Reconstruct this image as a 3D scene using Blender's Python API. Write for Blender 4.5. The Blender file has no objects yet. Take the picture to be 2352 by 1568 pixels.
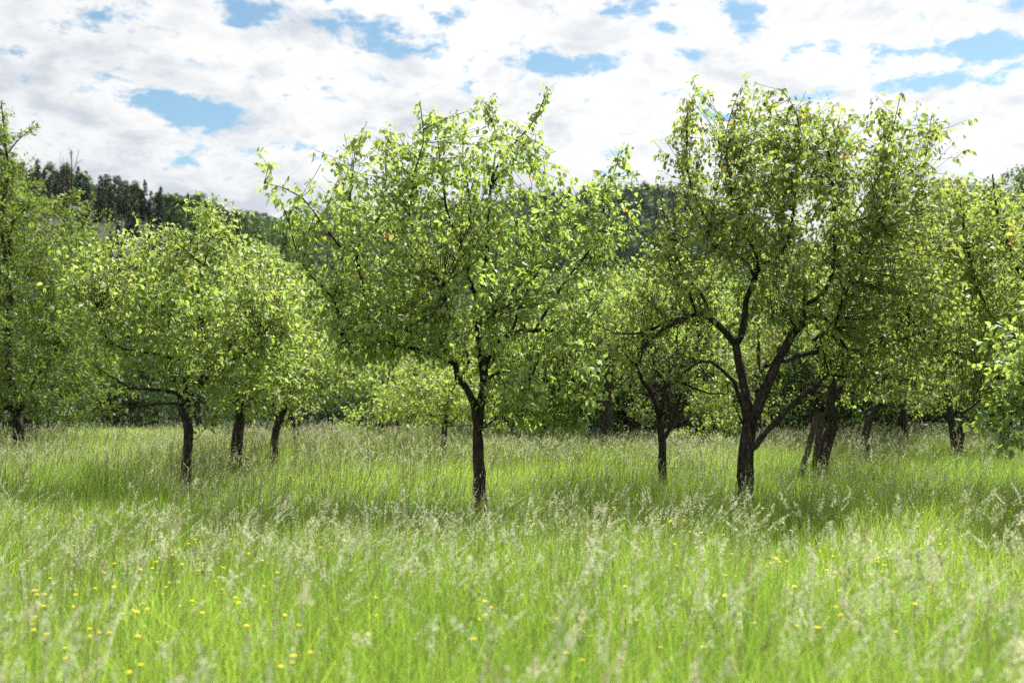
import bpy, math
import numpy as np
from mathutils import Vector

R = math.radians
C = bpy.context.scene.collection
sc = bpy.context.scene

# ------------------------------------------------------------------ camera
CAM_H = 1.55
TILT = R(3.28)
FPX = 2287.0                     # focal length in units of a 2352 px wide picture
cd = bpy.data.cameras.new('camera')
cam = bpy.data.objects.new('camera', cd); C.objects.link(cam)
cam.location = (0, 0, CAM_H)
cam.rotation_euler = (math.pi/2 + TILT, 0, 0)
cd.sensor_width = 36; cd.lens = 36*FPX/2352
cd.clip_start = 0.1; cd.clip_end = 6000
cd.dof.use_dof = True; cd.dof.focus_distance = 11.3; cd.dof.aperture_fstop = 1.6
sc.camera = cam

# ------------------------------------------------------------------ sun, sky, exposure
SUN_EL, SUN_AZ = R(58), R(42)    # azimuth measured from +Y (view direction) to the right
sd = bpy.data.lights.new('sun', 'SUN'); sd.energy = 5.0; sd.angle = R(0.6); sd.color = (1.0, 0.955, 0.87)
sun = bpy.data.objects.new('sun', sd); C.objects.link(sun)
S = Vector((math.sin(SUN_AZ)*math.cos(SUN_EL), math.cos(SUN_AZ)*math.cos(SUN_EL), math.sin(SUN_EL)))
sun.rotation_euler = (-S).to_track_quat('-Z', 'Y').to_euler()
sun.location = (20, 20, 60)

sc.view_settings.view_transform = 'Standard'; sc.view_settings.look = 'None'
sc.view_settings.gamma = 1; sc.view_settings.use_curve_mapping = False
sc.view_settings.exposure = 1.4
sc.render.engine = 'CYCLES'
cy = sc.cycles
cy.max_bounces = 7; cy.diffuse_bounces = 4; cy.glossy_bounces = 2; cy.transmission_bounces = 5
cy.transparent_max_bounces = 8; cy.volume_bounces = 0
cy.caustics_reflective = False; cy.caustics_refractive = False
cy.sample_clamp_indirect = 3.0
cy.use_adaptive_sampling = False
cy.use_denoising = False

class NT:
    """small helper to write node trees"""
    def __init__(s, nt): s.nt = nt; nt.nodes.clear()
    def n(s, t, **kw):
        o = s.nt.nodes.new(t)
        for k, v in kw.items(): setattr(o, k, v)
        return o
    def l(s, a, b): s.nt.links.new(a, b)
    def put(s, sock, v):
        if isinstance(v, bpy.types.NodeSocket): s.l(v, sock)
        elif v is not None:
            sock.default_value = v
    def m(s, op, a, b=None, c=None, clamp=False):
        o = s.n('ShaderNodeMath', operation=op); o.use_clamp = clamp
        s.put(o.inputs[0], a)
        if b is not None: s.put(o.inputs[1], b)
        if c is not None: s.put(o.inputs[2], c)
        return o.outputs[0]
    def ramp(s, v, a, b, lo=0.0, hi=1.0, smooth=True):
        o = s.n('ShaderNodeMapRange'); o.interpolation_type = 'SMOOTHSTEP' if smooth else 'LINEAR'
        s.put(o.inputs[0], v)
        for k, x in zip((1, 2, 3, 4), (a, b, lo, hi)): s.put(o.inputs[k], x)
        return o.outputs[0]
    def noise(s, vec, scale, detail=4, rough=.5, dist=0.0, dim='3D'):
        o = s.n('ShaderNodeTexNoise'); o.noise_dimensions = dim
        if vec is not None: s.l(vec, o.inputs['Vector'])
        o.inputs['Scale'].default_value = scale; o.inputs['Detail'].default_value = detail
        o.inputs['Roughness'].default_value = rough; o.inputs['Distortion'].default_value = dist
        return o.outputs['Fac']
    def mix(s, f, a, b):
        o = s.n('ShaderNodeMix', data_type='RGBA')
        s.put(o.inputs[0], f)
        s.put(o.inputs[6], (*a, 1) if isinstance(a, tuple) else a)
        s.put(o.inputs[7], (*b, 1) if isinstance(b, tuple) else b)
        return o.outputs[2]
    def xyz(s, x, y, z):
        o = s.n('ShaderNodeCombineXYZ')
        for k, v in enumerate((x, y, z)): s.put(o.inputs[k], v)
        return o.outputs[0]

def ray(px, py):
    """pixel of the 2352 x 1568 picture -> world direction scaled so that y = 1"""
    r = (px-1176)/FPX; u = (784-py)/FPX
    y = math.cos(TILT)-math.sin(TILT)*u; z = math.sin(TILT)+math.cos(TILT)*u
    return r/y, z/y

def build_world():
    w = bpy.data.worlds.new('World'); sc.world = w; w.use_nodes = True
    t = NT(w.node_tree)
    out = t.n('ShaderNodeOutputWorld')
    sky = t.n('ShaderNodeTexSky', sky_type='NISHITA')
    sky.sun_disc = False; sky.sun_elevation = SUN_EL; sky.sun_rotation = SUN_AZ
    sky.air_density = 1.0; sky.dust_density = 0.5; sky.ozone_density = 1.0
    bsky = t.n('ShaderNodeBackground'); bsky.inputs[1].default_value = 0.057
    tn = t.n('ShaderNodeMix', data_type='RGBA', blend_type='MULTIPLY'); tn.inputs[0].default_value = 1
    t.l(sky.outputs[0], tn.inputs[6]); tn.inputs[7].default_value = (.92, 1.06, .96, 1)
    t.l(tn.outputs[2], bsky.inputs[0])
    tc = t.n('ShaderNodeTexCoord')
    sp = t.n('ShaderNodeSeparateXYZ'); t.l(tc.outputs['Generated'], sp.inputs[0])
    x, y, z = sp.outputs
    zz = t.m('ADD', t.m('MAXIMUM', z, 0.0), 0.26)
    p = t.xyz(t.m('DIVIDE', x, zz), t.m('DIVIDE', y, zz), 0.0)
    big = t.noise(p, 1.1, 3, .5, .3)
    mid = t.noise(p, 7.5, 7, .60, .25)
    fine = t.noise(p, 21, 5, .65, .2)
    d = t.m('ADD', t.m('MULTIPLY', big, .25), t.m('ADD', t.m('MULTIPLY', mid, .62), t.m('MULTIPLY', fine, .55)))
    # openings in the cloud sheet, given as directions
    yy = t.m('MAXIMUM', y, 0.05)
    u = t.m('DIVIDE', x, yy); v = t.m('DIVIDE', z, yy)
    front = t.m('GREATER_THAN', y, 0.05)
    hole = None
    for (px, py, rx, ry, sl, a) in HOLES:
        cu, cv = ray(px, py)
        du = t.m('SUBTRACT', u, cu)
        dv = t.m('SUBTRACT', t.m('SUBTRACT', v, cv), t.m('MULTIPLY', du, -sl))
        q = t.m('ADD', t.m('POWER', t.m('ABSOLUTE', t.m('DIVIDE', du, rx/FPX)), 2.0), t.m('POWER', t.m('ABSOLUTE', t.m('DIVIDE', dv, ry/FPX)), 2.0))
        g = t.m('MULTIPLY', t.m('EXPONENT', t.m('MULTIPLY', q, -1.0)), a)
        hole = g if hole is None else t.m('MAXIMUM', hole, g)
    hole = t.m('MULTIPLY', hole, front)
    dens = t.m('SUBTRACT', t.m('MULTIPLY_ADD', d, 3.6, -2.556+.40), t.m('MULTIPLY', hole, .95))
    alpha = t.ramp(dens, -0.30, 0.24)
    # thickness shading: thick cloud is greyer underneath, thin edges are white
    sh = t.noise(p, 5.4, 6, .62, .4)
    n2 = t.noise(p, 0.7, 2, .5)
    sd_ = t.n('ShaderNodeVectorMath', operation='DOT_PRODUCT'); t.l(tc.outputs['Generated'], sd_.inputs[0]); sd_.inputs[1].default_value = S
    glow = t.ramp(sd_.outputs['Value'], 0.45, 0.98)
    core = t.ramp(sd_.outputs['Value'], 0.76, 1.0)   # extra cloud glow round the sun, out of view, added to fill the crowns with light
    low = t.ramp(v, 0.30, 0.12)                       # towards the horizon the sheet is seen edge-on and greyer
    grey = t.m('ADD', t.ramp(t.m('ADD', t.m('MULTIPLY', sh, .45), t.m('MULTIPLY', mid, .55)), .42, .68), t.m('MULTIPLY', low, .50))
    side = t.ramp(u, -0.15, -0.50)
    grey = t.m('ADD', grey, t.m('MULTIPLY', side, .25))
    grey = t.m('SUBTRACT', grey, t.m('MULTIPLY', glow, .25), clamp=True)
    ccol = t.mix(grey, (1.0, 0.99, 0.975), (0.61, 0.65, 0.71))
    ccol_b = t.n('ShaderNodeBackground'); t.l(ccol, ccol_b.inputs[0])
    t.put(ccol_b.inputs[1], t.m('ADD', t.m('MULTIPLY', core, CLOUD*4.0), t.m('ADD', CLOUD, t.m('MULTIPLY', glow, CLOUD*.12))))
    mx = t.n('ShaderNodeMixShader')
    t.l(alpha, mx.inputs[0]); t.l(bsky.outputs[0], mx.inputs[1]); t.l(ccol_b.outputs[0], mx.inputs[2])
    t.l(mx.outputs[0], out.inputs[0])
    w.cycles.sampling_method = 'MANUAL'; w.cycles.sample_map_resolution = 512

CLOUD = 0.40
#        px   py   rx   ry  slope strength
HOLES = [(470, 262, 175, 42, .22, 1.0), (330, 235, 70, 24, 0, .6), (880, 95, 110, 55, .35, .95), (590, 35, 80, 45, .1, .8),
         (745, 60, 110, 30, .3, .8), (1265, 145, 130, 34, -.05, .95), (1430, 25, 70, 34, 0, .9), (1600, 125, 40, 26, 0, .7),
         (1708, 40, 55, 50, 0, .75), (1545, 62, 60, 22, 0, .6), (2285, 112, 110, 36, -.1, 1.0), (2140, 192, 120, 24, -.1, .85),
         (1860, 212, 70, 22, 0, .6), (1080, 215, 40, 14, 0, .5), (2330, 15, 50, 26, 0, .6), (860, 180, 60, 20, .2, .6), (1010, 30, 50, 30, 0, .5)]
build_world()

# ------------------------------------------------------------------ materials
def new_mat(name):
    m = bpy.data.materials.new(name); m.use_nodes = True
    return m, NT(m.node_tree)

def leaf_mat(name, dark, light, young=None, trans=.45, rough=.52, gloss=.06, tl=(1.15, 1.2, .75)):
    """two-sided leaf: diffuse + translucent + a waxy reflection; 'tint' is a per-leaf value"""
    m, t = new_mat(name)
    out = t.n('ShaderNodeOutputMaterial')
    at = t.n('ShaderNodeAttribute', attribute_name='tint'); f = at.outputs['Fac']
    col = t.mix(t.ramp(f, 0, .8, smooth=False), dark, light)
    if young: col = t.mix(t.ramp(f, .93, 1.0, smooth=False), col, young)
    oi = t.n('ShaderNodeObjectInfo')
    hs = t.n('ShaderNodeHueSaturation')
    t.l(t.m('ADD', t.m('MULTIPLY', oi.outputs['Random'], .012), .490), hs.inputs['Hue'])
    t.l(t.m('ADD', t.m('MULTIPLY', oi.outputs['Random'], .22), .89), hs.inputs['Value'])
    t.l(col, hs.inputs['Color']); col = hs.outputs[0]
    df = t.n('ShaderNodeBsdfDiffuse'); t.l(col, df.inputs[0])
    tr = t.n('ShaderNodeBsdfTranslucent')
    mul = t.n('ShaderNodeMix', data_type='RGBA', blend_type='MULTIPLY'); mul.inputs[0].default_value = 1
    t.l(col, mul.inputs[6]); mul.inputs[7].default_value = (*tl, 1)
    t.l(mul.outputs[2], tr.inputs[0])
    a = t.n('ShaderNodeMixShader'); a.inputs[0].default_value = trans
    t.l(df.outputs[0], a.inputs[1]); t.l(tr.outputs[0], a.inputs[2])
    gl = t.n('ShaderNodeBsdfGlossy'); gl.inputs['Roughness'].default_value = rough; gl.inputs[0].default_value = (.9, .95, 1, 1)
    lw = t.n('ShaderNodeLayerWeight'); lw.inputs[0].default_value = .5
    b = t.n('ShaderNodeMixShader'); t.l(t.m('MULTIPLY_ADD', t.m('POWER', lw.outputs['Facing'], 4.0), gloss*2.2, gloss*.45), b.inputs[0])
    t.l(a.outputs[0], b.inputs[1]); t.l(gl.outputs[0], b.inputs[2])
    t.l(b.outputs[0], out.inputs[0])
    return m

def bark_mat(name, c1, c2, lichen=None, scale=30):
    m, t = new_mat(name)
    out = t.n('ShaderNodeOutputMaterial'); bs = t.n('ShaderNodeBsdfPrincipled')
    tc = t.n('ShaderNodeTexCoord')
    mp = t.n('ShaderNodeMapping'); mp.inputs['Scale'].default_value = (1, 1, .28); t.l(tc.outputs['Object'], mp.inputs[0])
    n1 = t.noise(mp.outputs[0], scale, 8, .65, .6)
    vo = t.n('ShaderNodeTexVoronoi'); vo.inputs['Scale'].default_value = scale*.9; t.l(mp.outputs[0], vo.inputs['Vector'])
    col = t.mix(t.ramp(n1, .35, .65), c1, c2)
    if lichen:
        n2 = t.noise(tc.outputs['Object'], 22, 5, .7)
        col = t.mix(t.ramp(n2, .60, .66), col, lichen)
    t.l(col, bs.inputs['Base Color']); bs.inputs['Roughness'].default_value = .95; bs.inputs['Specular IOR Level'].default_value = .15
    bp = t.n('ShaderNodeBump'); bp.inputs['Strength'].default_value = .9; bp.inputs['Distance'].default_value = .012
    t.l(t.m('ADD', t.m('MULTIPLY', n1, .6), vo.outputs['Distance']), bp.inputs['Height'])
    t.l(bp.outputs[0], bs.inputs['Normal']); t.l(bs.outputs[0], out.inputs[0])
    return m

M = {}
M['pear_leaf'] = leaf_mat('pear_leaf', (.135, .205, .040), (.300, .390, .115), (.42, .26, .12), trans=.55, tl=(1.35, 1.35, .9))
M['plum_leaf'] = leaf_mat('plum_leaf', (.075, .135, .020), (.195, .285, .055), (.26, .20, .08), trans=.48, tl=(1.3, 1.3, .8))
M['bright_leaf'] = leaf_mat('bright_leaf', (.150, .220, .040), (.320, .410, .115), (.32, .32, .08), trans=.56, tl=(1.35, 1.35, .85))
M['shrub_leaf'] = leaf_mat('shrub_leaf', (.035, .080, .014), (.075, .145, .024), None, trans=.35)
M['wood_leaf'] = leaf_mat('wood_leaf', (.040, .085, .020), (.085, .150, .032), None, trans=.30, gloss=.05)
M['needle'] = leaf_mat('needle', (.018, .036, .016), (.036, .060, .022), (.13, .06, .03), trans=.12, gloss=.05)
M['pine_needle'] = leaf_mat('pine_needle', (.030, .042, .022), (.052, .064, .030), (.10, .07, .04), trans=.10, gloss=.05)
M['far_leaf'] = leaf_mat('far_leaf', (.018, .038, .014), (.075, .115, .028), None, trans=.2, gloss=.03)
M['bark'] = bark_mat('bark', (.012, .010, .008), (.060, .050, .041), (.16, .16, .13))
M['twig'] = bark_mat('twig', (.030, .022, .017), (.075, .058, .045), None, 60)
M['dead_wood'] = bark_mat('dead_wood', (.07, .06, .05), (.16, .145, .13), (.22, .22, .19), 50)
M['pine_bark'] = bark_mat('pine_bark', (.05, .03, .02), (.12, .08, .055), None, 8)
M['plank'] = bark_mat('plank', (.030, .023, .018), (.085, .070, .054), (.11, .10, .08), 26)
M['blade'] = leaf_mat('blade', (.110, .208, .032), (.305, .430, .100), (.40, .34, .15), trans=.55, rough=.45, gloss=.05, tl=(1.3, 1.3, .7))
M['seed'] = leaf_mat('seed', (.28, .31, .19), (.53, .56, .42), (.58, .47, .40), trans=.42, gloss=.03, tl=(1.1, 1.08, .95))
M['stalk'] = leaf_mat('stalk', (.08, .11, .035), (.22, .22, .10), None, trans=.35, gloss=.05)

def plain(name, col, rough=.6, trans=0.0):
    m, t = new_mat(name)
    out = t.n('ShaderNodeOutputMaterial'); bs = t.n('ShaderNodeBsdfPrincipled')
    tc = t.n('ShaderNodeTexCoord'); n1 = t.noise(tc.outputs['Object'], 90, 3)
    t.l(t.mix(n1, tuple(c*.8 for c in col), tuple(min(1, c*1.15) for c in col)), bs.inputs['Base Color'])
    bs.inputs['Roughness'].default_value = rough
    if trans:
        tr = t.n('ShaderNodeBsdfTranslucent'); tr.inputs[0].default_value = (*col, 1)
        mx = t.n('ShaderNodeMixShader'); mx.inputs[0].default_value = trans
        t.l(bs.outputs[0], mx.inputs[1]); t.l(tr.outputs[0], mx.inputs[2]); t.l(mx.outputs[0], out.inputs[0])
    else: t.l(bs.outputs[0], out.inputs[0])
    return m
M['petal'] = plain('petal', (.88, .74, .03), .6, .4)
M['clover'] = plain('clover', (.30, .07, .20), .6, .3)

def ground_mat(name, cols, scales):
    m, t = new_mat(name)
    out = t.n('ShaderNodeOutputMaterial'); bs = t.n('ShaderNodeBsdfPrincipled')
    tc = t.n('ShaderNodeTexCoord')
    a = t.noise(tc.outputs['Object'], scales[0], 8, .7); b = t.noise(tc.outputs['Object'], scales[1], 6, .6)
    col = t.mix(t.ramp(a, .35, .65), cols[0], cols[1]); col = t.mix(t.ramp(b, .4, .7), col, cols[2])
    t.l(col, bs.inputs['Base Color']); bs.inputs['Roughness'].default_value = 1
    bp = t.n('ShaderNodeBump'); bp.inputs['Distance'].default_value = .05; t.l(a, bp.inputs['Height']); t.l(bp.outputs[0], bs.inputs['Normal'])
    t.l(bs.outputs[0], out.inputs[0])
    return m
M['soil'] = ground_mat('soil', [(.022, .034, .010), (.040, .065, .015), (.045, .050, .022)], (9, .8))
M['mown'] = ground_mat('mown', [(.085, .13, .035), (.16, .21, .07), (.20, .21, .11)], (14, .9))
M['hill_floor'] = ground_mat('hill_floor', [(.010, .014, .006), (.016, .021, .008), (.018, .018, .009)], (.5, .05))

# ------------------------------------------------------------------ mesh helpers
def mesh_obj(name, verts, quads=None, tris=None, mats=(), parent=None, tint=None, mat_index=None, smooth=False):
    verts = np.asarray(verts, np.float32)
    nq = 0 if quads is None else len(quads); nt_ = 0 if tris is None else len(tris)
    me = bpy.data.meshes.new(name)
    me.vertices.add(len(verts)); me.vertices.foreach_set('co', verts.ravel())
    me.loops.add(nq*4+nt_*3); me.polygons.add(nq+nt_)
    idx = []
    if nq: idx.append(np.asarray(quads).ravel())
    if nt_: idx.append(np.asarray(tris).ravel())
    me.loops.foreach_set('vertex_index', np.concatenate(idx).astype(np.int32))
    st = np.concatenate([np.arange(nq)*4, nq*4+np.arange(nt_)*3]).astype(np.int32)
    me.polygons.foreach_set('loop_start', st)
    if mat_index is not None: me.polygons.foreach_set('material_index', np.asarray(mat_index, np.int32))
    me.polygons.foreach_set('use_smooth', np.full(nq+nt_, smooth))
    if tint is not None:
        a = me.attributes.new('tint', 'FLOAT', 'POINT'); a.data.foreach_set('value', np.asarray(tint, np.float32))
    me.update(calc_edges=True)
    for m in (mats if isinstance(mats, (list, tuple)) else [mats]): me.materials.append(m)
    o = bpy.data.objects.new(name, me); C.objects.link(o)
    if parent: o.parent = parent
    return o

def thing(name, label, cat, loc, group=None, rotz=0, scale=1):
    o = bpy.data.objects.new(name, None); C.objects.link(o)
    o.location = loc; o.rotation_euler = (0, 0, rotz); o.scale = (scale,)*3 if not isinstance(scale, tuple) else scale
    o.empty_display_size = .3
    o['label'] = label; o['category'] = cat
    if group: o['group'] = group
    return o

def nrm(a): return a/np.maximum(np.linalg.norm(a, axis=-1, keepdims=True), 1e-9)

def tubes(strands, sides):
    """strands: list of (P[n,3], r[n]) -> verts, quads of tapered tubes"""
    P = np.concatenate([s[0] for s in strands]); r = np.concatenate([s[1] for s in strands])
    ln = np.array([len(s[0]) for s in strands]); end = np.cumsum(ln); start = end-ln
    N = len(P); isst = np.zeros(N, bool); isst[start] = True; isen = np.zeros(N, bool); isen[end-1] = True
    nx = np.minimum(np.arange(N)+1, N-1); pv = np.maximum(np.arange(N)-1, 0)
    nx[isen] = np.arange(N)[isen]; pv[isst] = np.arange(N)[isst]
    T = nrm(P[nx]-P[pv])
    mean = nrm(P[end-1]-P[start]+1e-6)
    ref = np.where(np.abs(mean[:, 2:3]) > .7, np.array([[1., .2, 0]]), np.array([[.1, .2, 1.]]))
    ref = np.repeat(ref, ln, axis=0)
    U = nrm(np.cross(T, ref)); V = np.cross(T, U)
    a = np.arange(sides)*2*np.pi/sides
    vv = P[:, None]+r[:, None, None]*(np.cos(a)[None, :, None]*U[:, None]+np.sin(a)[None, :, None]*V[:, None])
    base = np.arange(N)[~isen]*sides
    k = np.arange(sides); k2 = (k+1) % sides
    q = np.stack([base[:, None]+k, base[:, None]+k2, base[:, None]+sides+k2, base[:, None]+sides+k], -1).reshape(-1, 4)
    return vv.reshape(-1, 3), q

def resample(pl, step):
    """pl: (n,4) polyline x,y,z,r -> smooth Catmull-Rom resampled"""
    pl = np.asarray(pl, float); n = len(pl)
    if n < 2: return pl
    e = np.vstack([2*pl[0]-pl[1], pl, 2*pl[-1]-pl[-2]])
    out = []
    for i in range(n-1):
        p0, p1, p2, p3 = e[i:i+4]
        k = max(1, int(round(np.linalg.norm(p2[:3]-p1[:3])/step)))
        t = (np.arange(k)/k)[:, None]
        out.append(.5*((2*p1)+(-p0+p2)*t+(2*p0-5*p1+4*p2-p3)*t**2+(-p0+3*p1-3*p2+p3)*t**3))
    out.append(pl[-1:])
    o = np.vstack(out); o[:, 3] = np.maximum(o[:, 3], .001)
    return o

def grow(limbs, att, bf=.35, step=.16, up=.0):
    """limbs: list of (parent limb index or None, polyline (n,4)); att: (m,3) targets.
    Joins every target to the growing tree by the cheapest (distance + bf * path length) link."""
    pos, par, rad = [], [], []
    for pi, pl in limbs:
        rs = resample(pl, step)
        for i, p in enumerate(rs):
            if i == 0:
                if pi is None: par.append(-1)
                else:
                    A = np.array(pos); par.append(int(np.argmin(((A-p[:3])**2).sum(1))))
            else: par.append(len(pos)-1)
            pos.append(p[:3]); rad.append(p[3])
    n0 = len(pos)
    pos = np.array(pos); rad = np.array(rad)
    path = np.zeros(n0)
    for i in range(n0):
        if par[i] >= 0: path[i] = path[par[i]]+np.linalg.norm(pos[i]-pos[par[i]])
    m = len(att)
    P = np.vstack([pos, att]); par = np.concatenate([np.array(par, int), -np.ones(m, int)])
    path = np.concatenate([path, np.zeros(m)])
    rest = np.arange(n0, n0+m)
    D = np.sqrt(((att[:, None]-pos[None])**2).sum(-1))
    dz = att[:, None, 2]-pos[None, :, 2]
    cost = D*(1+up*(1-dz/np.maximum(D, 1e-3)))+bf*path[None, :n0]*.35
    cost[:, rad[:] > .05] *= 1.35
    best = cost.min(1); bp = cost.argmin(1); alive = np.ones(m, bool)
    order = []
    for _ in range(m):
        b = np.where(alive, best, 1e9); j = int(b.argmin()); alive[j] = False
        node = n0+j; p = int(bp[j]); par[node] = p; path[node] = path[p]+np.linalg.norm(P[node]-P[p])
        order.append(node)
        v = att-P[node]; dd = np.sqrt((v**2).sum(1))
        c = dd*(1+up*(1-v[:, 2]/np.maximum(dd, 1e-3)))+bf*path[node]
        up_ = alive & (c < best); best[up_] = c[up_]; bp[up_] = node
    return P, par, n0, rad, np.array(order)

def tree_mesh(limbs, att, seed, leaf, tip_r=.0028, pexp=2.35, bf=.35, rmax=.05, leaf_len=.06, per=9, names=('trunk', 'branches', 'crown'),
              spread=.13, bend=.10, thr=.016, mats=None, parent=None, sides=(10, 4), detail=True, up=0.55, droop=.85, narrow=.62, shoots=.25,
              bare=None, keep_twigs=1.0, step=.16, vox=.15):
    rng = np.random.default_rng(seed)
    P, par, n0, rad0, order = grow(limbs, att, bf=bf, up=up, step=step)
    N = len(P)
    # pipe model radii
    acc = np.zeros(N); acc[n0:] = 0
    kids = [[] for _ in range(N)]
    for i in range(N):
        if par[i] >= 0: kids[par[i]].append(i)
    rp = np.zeros(N)
    for i in order[::-1]:
        s = sum(rp[k] for k in kids[i]); rp[i] = s if s > 0 else tip_r**pexp
    r = np.zeros(N); r[:n0] = rad0; r[n0:] = np.minimum(rp[n0:]**(1/pexp), rmax)
    for i in order:
        r[i] = min(r[i], r[par[i]]*.92)
    # strands
    big, small, limb_q = [], [], []
    # original limbs
    cnt = 0
    for pi, pl in limbs:
        rs = resample(pl, step); k = len(rs)
        Q = rs[:, :3].copy(); rr = rs[:, 3].copy()
        if pi is not None:
            pp = P[par[cnt]]
            if np.linalg.norm(pp-Q[0]) > 1e-4: Q = np.vstack([pp, Q]); rr = np.r_[rr[0], rr]
        jit = rng.normal(0, 1, Q.shape)*np.minimum(rr*.10, .006)[:, None]; Q = Q+jit
        rr = rr*(1+rng.normal(0, .05, len(rr)))
        (big if rr.max() > thr or True else small).append((Q, rr)); cnt += k; limb_q.append((Q, rr))
    # grown strands
    seen = np.zeros(N, bool)
    tips = []
    for i in order:
        if seen[i]: continue
        chain = [par[i], i]; seen[i] = True; j = i
        while True:
            ks = [k for k in kids[j] if not seen[k]]
            if not ks: break
            k = max(ks, key=lambda a: r[a]); seen[k] = True; chain.append(k); j = k
        pts = P[chain]; rr = r[chain].copy(); rr[0] = rr[1]
        if len(chain) < 12 or True:
            rr = np.maximum.accumulate(rr[::-1])[::-1]
        L = np.linalg.norm(np.diff(pts, axis=0), axis=1).mean()
        sub = resample(np.c_[pts, rr], max(.07, L*.34) if detail else max(.2, L*.6))
        Q = sub[:, :3]; w = np.ones(len(Q)); w[0] = 0
        Q = Q+rng.normal(0, 1, Q.shape)*(bend*min(L, .35)*.28)*w[:, None]
        (big if sub[0, 3] > thr else small).append((Q, sub[:, 3]))
        tips.append((Q[-1], nrm((Q[-1]-Q[-2]))))
    # thin leafy shoots at the tips and along fine wood
    fine = [s for s in small]+[s for s in big[len(limbs):] if s[1].min() < .011]
    fine += [(lambda a: (a[:, :3], a[:, 3]))(resample(np.c_[q[len(q)//2:], w[len(q)//2:]], .05)) for q, w in limb_q if w.min() < .008 and len(q) > 6]
    cs, cdir = [], []
    for Q, rr in fine:
        msk = rr < .011
        if msk.any():
            q = Q[msk]; tt = np.gradient(Q, axis=0)[msk] if len(Q) > 1 else np.tile([[0, 0, 1.]], (len(q), 1))
            cs.append(q); cdir.append(tt)
    cs = np.vstack(cs); cdir = nrm(np.vstack(cdir)+rng.normal(0, 1e-3, (len(cs), 3)))
    # even out: at most a few leafy points in each small cell, so that leaves spread instead of piling up on the limbs
    pm = rng.permutation(len(cs)); cs = cs[pm]; cdir = cdir[pm]
    cell = np.floor(cs/vox).astype(np.int64); key = (cell[:, 0]*73856093) ^ (cell[:, 1]*19349663) ^ (cell[:, 2]*83492791)
    o_ = np.argsort(key, kind='stable'); ks = key[o_]; fst = np.r_[True, ks[1:] != ks[:-1]]
    rank = np.arange(len(ks))-np.maximum.accumulate(np.where(fst, np.arange(len(ks)), 0))
    kp = o_[rank < 3]; cs = cs[kp]; cdir = cdir[kp]
    if bare is not None:
        ok = ~bare(cs); cs = cs[ok]; cdir = cdir[ok]
    if keep_twigs < 1:
        ok = rng.random(len(cs)) < keep_twigs; cs = cs[ok]; cdir = cdir[ok]
    # side shoots
    ns = int(len(cs)*shoots)
    if ns:
        ii = rng.integers(0, len(cs), ns)
        dirs = nrm(cdir[ii]+rng.normal(0, .7, (ns, 3))+[0, 0, .35])
        ll = rng.uniform(.06, .22, ns)*spread/.13
        for a, d, l_ in zip(cs[ii], dirs, ll):
            small.append((np.stack([a, a+d*l_*.55+[0, 0, .008], a+d*l_]), np.array([.0028, .002, .001])))
        ext = cs[ii]+dirs*ll[:, None]; ext2 = cs[ii]+dirs*ll[:, None]*.5
        cs = np.vstack([cs, ext, ext2]); cdir = np.vstack([cdir, dirs, dirs])
    # leaves
    cnt_ = rng.poisson(per, len(cs)); cen = np.repeat(cs, cnt_, axis=0); cdr = np.repeat(cdir, cnt_, axis=0)
    n = len(cen)
    young = np.repeat(rng.random(len(cs)), cnt_)
    off = rng.normal(0, 1, (n, 3))*[1, 1, .75]; off = nrm(off)*(rng.random((n, 1))**.6)*spread
    base = cen+off*.55+[0, 0, -.01]
    top = base[:, 2]
    ax = nrm(nrm(off)*.75+rng.normal(0, .45, (n, 3))+cdr*.25+np.array([0, 0, -1.])*rng.normal(droop, .35, (n, 1)))
    nr = rng.normal(0, .55, (n, 3))+[0, 0, .8]+nrm(off)*.5
    nr = nrm(nr-(nr*ax).sum(1, keepdims=True)*ax)
    side = np.cross(ax, nr)
    L = leaf_len*np.clip(rng.normal(1, .22, n), .45, 1.6)
    W = L*narrow*rng.uniform(.42, .56, n)
    tint = np.clip(rng.beta(2, 2.2, n)*.85+(young-.5)*.18, 0, .92)
    hi = (base[:, 2]-base[:, 2].min())/max(np.ptp(base[:, 2]), .1)
    isy = rng.random(n) < .013*(.3+hi*1.6)
    tint[isy] = rng.uniform(.94, 1.0, isy.sum())
    v, q, t_, ti = leaves(base, ax, nr, side, L, W, tint, rng, detail)
    sm = []
    par_o = parent
    o1 = None
    if big:
        a, b = tubes(big, sides[0]); mesh_obj(names[0], a, b, mats=mats[0], parent=par_o, smooth=True)
    if small:
        a, b = tubes(small, sides[1]); mesh_obj(names[1], a, b, mats=mats[1], parent=par_o, smooth=True)
    mesh_obj(names[2], v, q, t_, mats=mats[2], parent=par_o, tint=ti)
    return n

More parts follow.
